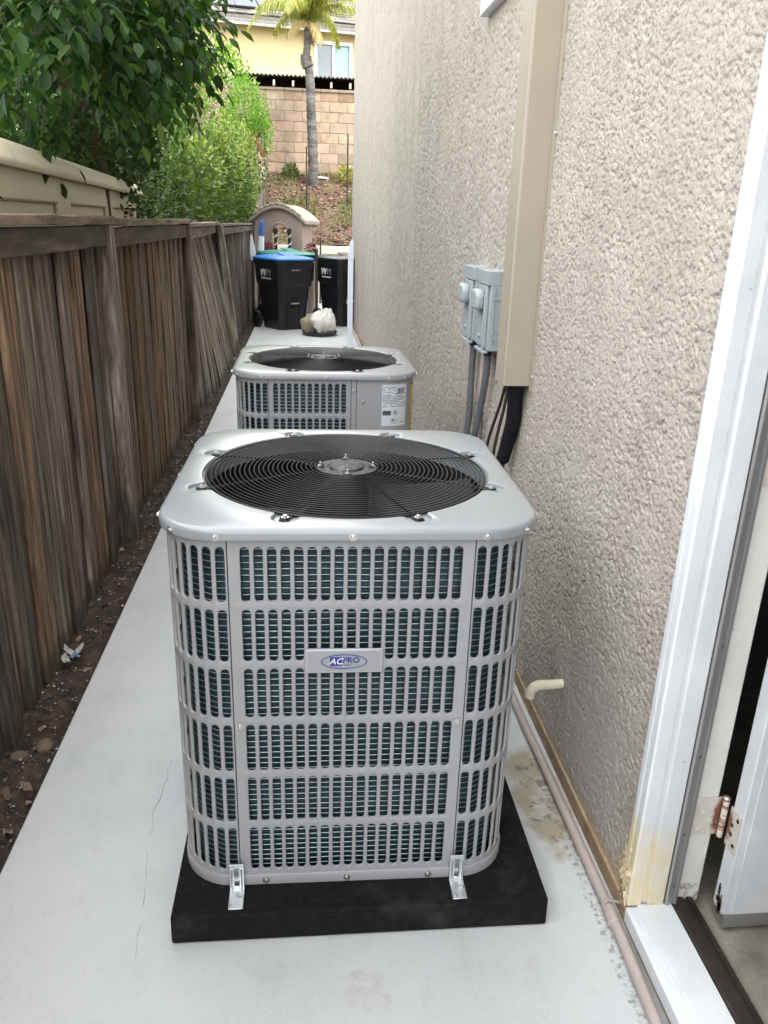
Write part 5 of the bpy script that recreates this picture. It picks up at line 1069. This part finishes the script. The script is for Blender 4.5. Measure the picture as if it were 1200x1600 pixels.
# palm
pm = thing('palm_tree', 'tall palm with a ringed grey trunk in front of the block wall', 'palm tree', (.212, 19.5, .12), 0); pz = slope_z(.212, 19.5) - .12
path = [(.0, 0, pz - .1), (-.01, 0, 2.9), (-.04, 0, 3.6), (-.06, 0, 4.2), (-.09, 0, 4.55), (-.155, 0, 4.75), (-.135, 0, 4.95), (-.11, 0, 5.15), (-.10, 0, 5.4)]
pp = smooth(path, 9); rad = []
for i, p in enumerate(pp):
    u = i / (len(pp) - 1); b_ = .120 - .042 * min(1, u * 1.25); rad.append(b_ * (1 + (.07 if i % 2 else -.05)) + (.035 if 4.62 < p.z < 4.85 else 0))
part('trunk', MB().tube(pp, rad, 14), 'palmbark', pm, ang=50)
def frond(an, L_, droop, seed, dry=False):
    r_ = random.Random(seed); base = Vector((-.10, 0, 5.50)); mb = MB(); pts = []; el = r_.uniform(.7, 1.3) if not dry else r_.uniform(-.5, .1)
    p = base.copy(); d = Vector((math.cos(an) * math.cos(el), math.sin(an) * math.cos(el), math.sin(el))); n = 16
    for i in range(n + 1): pts.append(p.copy()); p = p + d * (L_ / n); d.z -= droop / n; d.normalize()
    mb.tube(pts, list(np.linspace(.022, .004, n + 1)), 5)
    side = Vector((-math.sin(an), math.cos(an), 0))
    for i in range(2, n * 6):
        u = i / (n * 6); j = min(n - 1, int(u * n)); q = pts[j].lerp(pts[j + 1], u * n - j); ln = .42 * (1 - .55 * abs(2 * u - .9)) * r_.uniform(.8, 1.15)
        for s in (-1, 1):
            dv = (side * s * r_.uniform(.25, .8) + Vector((r_.gauss(0, .15), r_.gauss(0, .15), -1.0)) + (pts[j + 1] - pts[j]).normalized() * .35).normalized(); w_ = .012
            a_ = q; b_ = q + (side * s * .5 + Vector((0, 0, .1))) * ln * .35; c_ = b_ + dv * ln * .8; e = (pts[j + 1] - pts[j]).normalized() * w_
            mb.add([a_ - e, a_ + e, b_ + e, b_ - e, c_], [(0, 1, 2, 3), (3, 2, 4)])
    return part('frond', mb, 'palmdry' if dry else 'palmleaf', pm, ang=180, fix=False)
for k in range(11): frond(k * 2.399, random.uniform(1.2, 1.8), random.uniform(1.7, 2.8), k)
for k in range(3): frond(k * 2.1 + 5.6, random.uniform(.5, .75), 1.6, 60 + k, True)

# ================================================================== GREENERY BEHIND THE FENCE
def shrub(name, label, base, ell, n, size, m, seed, detail=False, stems=3, extra=(), cat='shrub', **k):
    t = thing(name, label, cat, base); b = np.array(base)
    foliage('foliage', t, [(tuple(np.array(c) - b), r_, s) for c, r_, s in ell], n, size, m, seed, detail, **k)
    for i in range(stems):
        c = np.array(random.choice(ell)[0]) - b; trunk('stem', t, [(random.uniform(-.15, .15), random.uniform(-.2, .2), -.08), tuple(c * .5 + (random.uniform(-.1, .1), 0, 0)), tuple(c)], (.035, .015), n=7)
    for nm, el2, n2, s2, m2, sd in extra: foliage(nm, t, [(tuple(np.array(c) - b), r_, s) for c, r_, s in el2], n2, s2, m2, sd, shell=.25)
    return t
privet = shrub('privet_bush', 'dark glossy privet bush with pale flower heads behind the fence', (-2.1, 7.8, 0), [((-1.85, 7.4, 1.75), (.62, 1.1, .75), 3), ((-1.75, 8.6, 1.6), (.62, 1.0, .85), 3), ((-2.6, 7.6, 2.3), (1.0, 1.5, .7), 3), ((-2.1, 9.2, 2.2), (.7, 1.1, .65), 2), ((-1.65, 5.95, 2.10), (.42, .5, .22), 1.2), ((-1.55, 6.9, 2.05), (.4, .6, .35), 1.5)], 13000, .068, 'leaf_privet', 41, True, shell=.75,
    extra=[('flower_head', [((-1.55, 7.6, 2.05), (.09, .09, .14), 1), ((-1.42, 8.3, 1.85), (.08, .08, .13), 1), ((-1.5, 8.9, 2.25), (.09, .09, .14), 1), ((-1.38, 8.0, 1.55), (.08, .08, .12), 1), ((-1.9, 7.2, 2.4), (.08, .08, .12), 1)], 700, .022, 'blossom_green', 51)])
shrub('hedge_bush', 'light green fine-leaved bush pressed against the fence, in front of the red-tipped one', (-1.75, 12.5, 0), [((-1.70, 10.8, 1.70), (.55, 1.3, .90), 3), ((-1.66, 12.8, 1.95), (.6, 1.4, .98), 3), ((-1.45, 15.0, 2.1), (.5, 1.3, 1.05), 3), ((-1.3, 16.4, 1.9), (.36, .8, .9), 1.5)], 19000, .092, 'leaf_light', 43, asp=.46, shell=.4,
    extra=[('lit_leaves', [((-1.22, 13.4, 2.45), (.30, 1.1, .6), 2), ((-1.10, 15.4, 2.35), (.28, 1.1, .8), 3), ((-1.35, 11.4, 2.15), (.28, .9, .4), 1)], 3600, .075, 'leaf_lit', 53)])  # paler leaves paint the light on the hedge's top and right side
shrub('lime_bush', 'bright lime green bush rising above the hedge by the block wall', (-1.25, 19.0, 1.9), [((-1.22, 18.8, 3.75), (.48, .7, .62), 2), ((-1.0, 18.8, 3.35), (.36, .5, .5), 1), ((-1.45, 18.9, 3.15), (.4, .6, .5), 1)], 5200, .075, 'leaf_lime', 45, asp=.42)
shrub('flowering_bush', 'dark green bush with cream blossoms behind the lime green one', (-2.2, 21.0, 2.6), [((-1.95, 20.9, 4.55), (.75, .8, .85), 2), ((-2.7, 21.0, 4.9), (.9, .9, 1.0), 2), ((-2.3, 20.0, 3.6), (.8, .8, .8), 1.5)], 6000, .11, 'leaf_lime', 47, asp=.5,
    extra=[('blossom', [((-1.75, 20.1, 4.5), (.2, .2, .25), 1), ((-1.9, 19.9, 3.95), (.3, .2, .2), 1), ((-2.15, 19.8, 5.0), (.25, .2, .3), 1), ((-1.65, 19.6, 3.55), (.3, .2, .15), 1)], 900, .05, 'blossom', 57)])
shrub('photinia_bush', 'bush with red young leaves between the hedge and the lime green bush', (-1.05, 17.6, 1.3), [((-1.12, 17.5, 2.75), (.34, .4, .36), 2), ((-.92, 17.6, 2.55), (.18, .3, .45), 1)], 1500, .06, 'leaf_light', 49, asp=.5,
    extra=[('red_leaves', [((-1.10, 17.2, 3.02), (.26, .3, .13), 2), ((-.86, 17.3, 2.8), (.10, .2, .12), 1)], 420, .06, 'leaf_red', 59), ('blossom', [((-.92, 17.1, 2.55), (.15, .2, .3), 1)], 260, .04, 'blossom', 61)])
# far trees that close the view behind the shade tree
for lab, base, ell, sd, mm in (('leafy tree standing far behind the cream shed', (-5.2, 12.5, 0), [((-5.2, 12.5, 3.6), (2.0, 2.2, 1.8), 3), ((-4.0, 13.5, 2.6), (1.3, 1.8, 1.5), 2), ((-6.5, 11, 3.0), (1.6, 1.8, 1.6), 2)], 63, 'leaf_light'),
                               ('tall tree behind the flowering bush left of the yellow house', (-4.4, 19.5, 0), [((-4.4, 19.5, 5.0), (1.7, 1.7, 2.2), 3), ((-3.4, 18.0, 3.9), (1.2, 1.4, 1.5), 2)], 65, 'leaf_lime')):
    t = thing('garden_tree', lab, 'tree', base); foliage('crown', t, [(tuple(np.array(c) - np.array(base)), r_, s) for c, r_, s in ell], 9000, .16, mm, sd, asp=.5)
    trunk('trunk', t, [(0, 0, -.08), (.1, 0, 1.2), (0, .1, 2.6), (.1, 0, 3.8)], (.13, .05))
# the big shade tree: trunk, limbs, pinnate sprays of leaves
tree = thing('shade_tree', 'large dark leafy tree leaning over the fence from behind the shed', 'tree', (-1.75, 6.6, 0)); tb = np.array((-1.75, 6.6, 0))
def wtube(name, pts, r0, r1, n=12): 
    p = smooth([tuple(np.array(q) - tb) for q in pts], 6); return part(name, MB().tube(p, list(np.linspace(r0, r1, len(p))), n), 'bark', tree, ang=180)
wtube('trunk', [(-1.55, 6.5, -.08), (-1.50, 6.3, 1.2), (-1.46, 6.05, 2.15), (-1.56, 6.0, 2.45), (-1.72, 5.9, 2.80), (-2.0, 5.6, 3.5)], .115, .06)
for pts in ([(-1.50, 6.0, 2.3), (-1.25, 5.6, 2.8), (-.95, 5.0, 3.1), (-.7, 4.4, 3.15)], [(-1.62, 5.95, 2.6), (-1.5, 5.0, 3.1), (-1.3, 4.0, 3.2), (-1.1, 3.4, 3.0)], [(-1.72, 5.9, 2.8), (-2.4, 5.0, 3.3), (-2.6, 4.0, 3.4)], [(-1.50, 6.1, 2.4), (-1.1, 6.8, 3.0), (-.9, 7.4, 3.2)], [(-1.9, 5.7, 3.3), (-1.6, 6.8, 4.0), (-1.2, 7.4, 4.3)]):
    wtube('limb', pts, .045, .014, 8)
LV = np.asarray(LEAF_V, np.float32)
def sprays(ell, n, seed, lsize=.085):
    """pinnate sprays: returns leaf positions, frames, sizes"""
    g = np.random.default_rng(seed); P, Rm, S = [], [], []; tot = sum(e[2] for e in ell)
    for c, r_, sh in ell:
        for _ in range(int(n * sh / tot)):
            d = g.normal(size=3); d /= np.linalg.norm(d); p = np.array(c) + d * np.array(r_) * g.random() ** .45
            q_ = p - np.array((0, 0, 1.62)); zz_ = q_ @ np.array(fw); u_, v_ = (q_ @ np.array(rx)) / zz_, (q_ @ np.array(uy)) / zz_; tt_ = np.clip(((u_ + .427) * .049 + (v_ - .594) * -.098) / .012, -.3, 1)
            if math.hypot(u_ + .427 - .049 * tt_, v_ - .594 + .098 * tt_) < .045 and p[1] < 6 and g.random() < .82: continue     # clearing where the bare trunk shows
            h = d * (1, 1, .2) + g.normal(size=3) * .45; h[2] -= .35; h /= np.linalg.norm(h); L_ = g.uniform(.16, .28); sd_ = np.cross(h, (0, 0, 1.0)); sd_ /= np.linalg.norm(sd_) + 1e-6
            k = 4
            for i in range(k):
                for s in (-1, 1):
                    q = p + h * L_ * (i + .6) / k + np.array((0, 0, -.03 * i)); dd = sd_ * s * .8 + h * .65 + np.array((0, 0, -.45)) + g.normal(size=3) * .2
                    P.append(q); Rm.append(dd); S.append(lsize * g.uniform(.5, 1.25))
            P.append(p + h * L_ * 1.1 + np.array((0, 0, -.12))); Rm.append(h + np.array((0, 0, -.7)) + g.normal(size=3) * .15); S.append(lsize * 1.15)
    P = np.array(P); D = np.array(Rm); S = np.array(S); return P, frames(D, np.tile((0, 0, 1.0), (len(P), 1)) + g.normal(size=P.shape) * .25), np.stack([S * 1.06, S * .58, S], -1)
CAN = [((-1.05, 3.75, 2.42), (.38, .5, .36), 2.2), ((-.80, 4.2, 2.62), (.30, .5, .30), 2.0), ((-.86, 4.9, 2.70), (.24, .6, .36), 2.0), ((-1.30, 4.3, 2.35), (.45, .5, .40), 2.0), ((-1.08, 5.6, 2.62), (.36, .6, .40), 2.0),
       ((-1.45, 5.4, 2.75), (.55, .6, .45), 1.6), ((-1.35, 6.6, 2.66), (.40, .7, .46), 2.0), ((-1.9, 6.8, 2.8), (.7, .8, .55), 2.0), ((-1.5, 7.6, 3.0), (.8, .9, .6), 2.0), ((-2.1, 4.5, 2.7), (.6, .8, .5), 1.2),
       ((-1.4, 4.6, 3.4), (.9, 1.2, .5), 2.0), ((-1.2, 6.2, 3.8), (1.2, 1.3, .8), 2.0), ((-2.6, 5.6, 3.7), (1.1, 1.6, .9), 1.6)]
P, Rm, S = sprays(CAN, 1900, 71, .070); P = P - tb
# the leaves that show largest become parts of their own: nearest leaf in each cell of a grid seen from the path
Q = P + tb - np.array((0, 0, 1.62)); zc = Q @ np.array(fw); uu = (Q @ np.array(rx)) / zc; vv = (Q @ np.array(uy)) / zc
cell = np.floor(uu / .0125).astype(int) * 1000 + np.floor(vv / .0125).astype(int); infr = (uu > -.50) & (vv < .66); best = {}
for i in np.where(infr)[0]:
    if cell[i] not in best or zc[i] < zc[best[cell[i]]]: best[cell[i]] = i
front = sorted(best.values(), key=lambda i: zc[i] / S[i, 0])[:300]; fs = set(front); rest = np.array([i for i in range(len(P)) if i not in fs])
lm = npmesh('leaf', LEAF_V, LEAF_T, 'leaf', 180)
for i in front:
    o = bpy.data.objects.new('leaf', lm); COL.objects.link(o); o.parent = tree; mm_ = Matrix(Rm[i].tolist()).to_4x4(); mm_.translation = Vector(P[i]); o.matrix_local = mm_ @ Matrix.Diagonal((*S[i], 1))
V, F = scatter(LEAF_V, LEAF_T, P[rest], Rm[rest], S[rest]); link('crown', npmesh('crown', V, F, 'leaf', 180), tree)['kind'] = 'stuff'
# cream resin shed
d0, d1 = Vector((-1.20, 3.60, 0)), Vector((-1.565, 7.93, 0)); ln = (d1 - d0).length; an = math.atan2(d1.y - d0.y, d1.x - d0.x)
sh = thing('resin_shed', 'cream plastic storage shed with ribbed panels standing behind the fence', 'shed', d0, an)     # local x runs along its side wall
part('core', MB().box2((-1.6, .03, 0), (ln - .02, 1.2, 1.78)), 'shed', sh)
Lp = ln / 2.6; x = ln
for k in range(4):
    a_, b_ = x - Lp, x
    part('wall_panel', MB().box2((a_ + .01, -.0, 0), (b_ - .01, .03, 1.80)), 'shed', sh, bev=.004)
    mb = MB().box2((a_ + .02, -.028, 0), (a_ + .16, -.0005, 1.79)).box2((b_ - .16, -.028, 0), (b_ - .02, -.0005, 1.79)).box2((a_ + .16, -.028, 1.66), (b_ - .16, -.0005, 1.79)).box2((a_ + .16, -.028, 1.02), (b_ - .16, -.0005, 1.10)).box2((a_ + .16, -.028, 1.42), (b_ - .16, -.0005, 1.47))
    part('panel_rib', mb, 'shed', sh, bev=.012)
    part('roof_edge', MB().prism([(-.09, 1.775), (-.10, 1.80), (-.075, 1.855), (-.04, 1.88), (.30, 1.98), (1.2, 2.05), (1.2, 1.80), (0.03, 1.80)], a_ + .006, b_ - .006, 'yz'), 'shed', sh, bev=.008)
    x -= Lp
# little climbing vine at the left edge
vn = thing('vine', 'thin vine with few leaves climbing at the left end of the fence top', 'vine', (-.99, 2.78, 1.60))
vp = smooth([(0, 0, 0), (.01, .02, .07), (-.015, .01, .14), (.01, .0, .22), (-.01, .02, .30)], 5); part('stem', MB().tube(vp, list(np.linspace(.006, .003, len(vp))), 6), 'bark', vn)
for k in range(13):
    p = vp[min(len(vp) - 1, 1 + int(k * 1.5))]; an = k * 2.4; o = link('leaf', lm, vn, p, (random.uniform(-.3, .3), .5, an)); s = random.uniform(.035, .06); o.scale = (s, s * .8, s)
# flower pots on the playhouse sill
for lab, px in (('deep red flowers beside the right playhouse column', .115), ('small red flowers at the left of the playhouse window', -.62)):
    t = thing('flower_pot', lab, 'flowers', (px, 14.62, 0.0), 0, 'red flowers by the playhouse'); part('pot', MB().lathe([(.07, 0), (.10, .9), (.11, .92), (.09, .93)], 14), 'play', t)
    foliage('petals', t, [((0, 0, 1.16), (.085, .07, .07), 1)], 160, .045, 'flower', int(abs(px) * 100)); foliage('foliage', t, [((0, 0, 1.02), (.10, .08, .10), 1)], 160, .05, 'leaf_lime', 5)
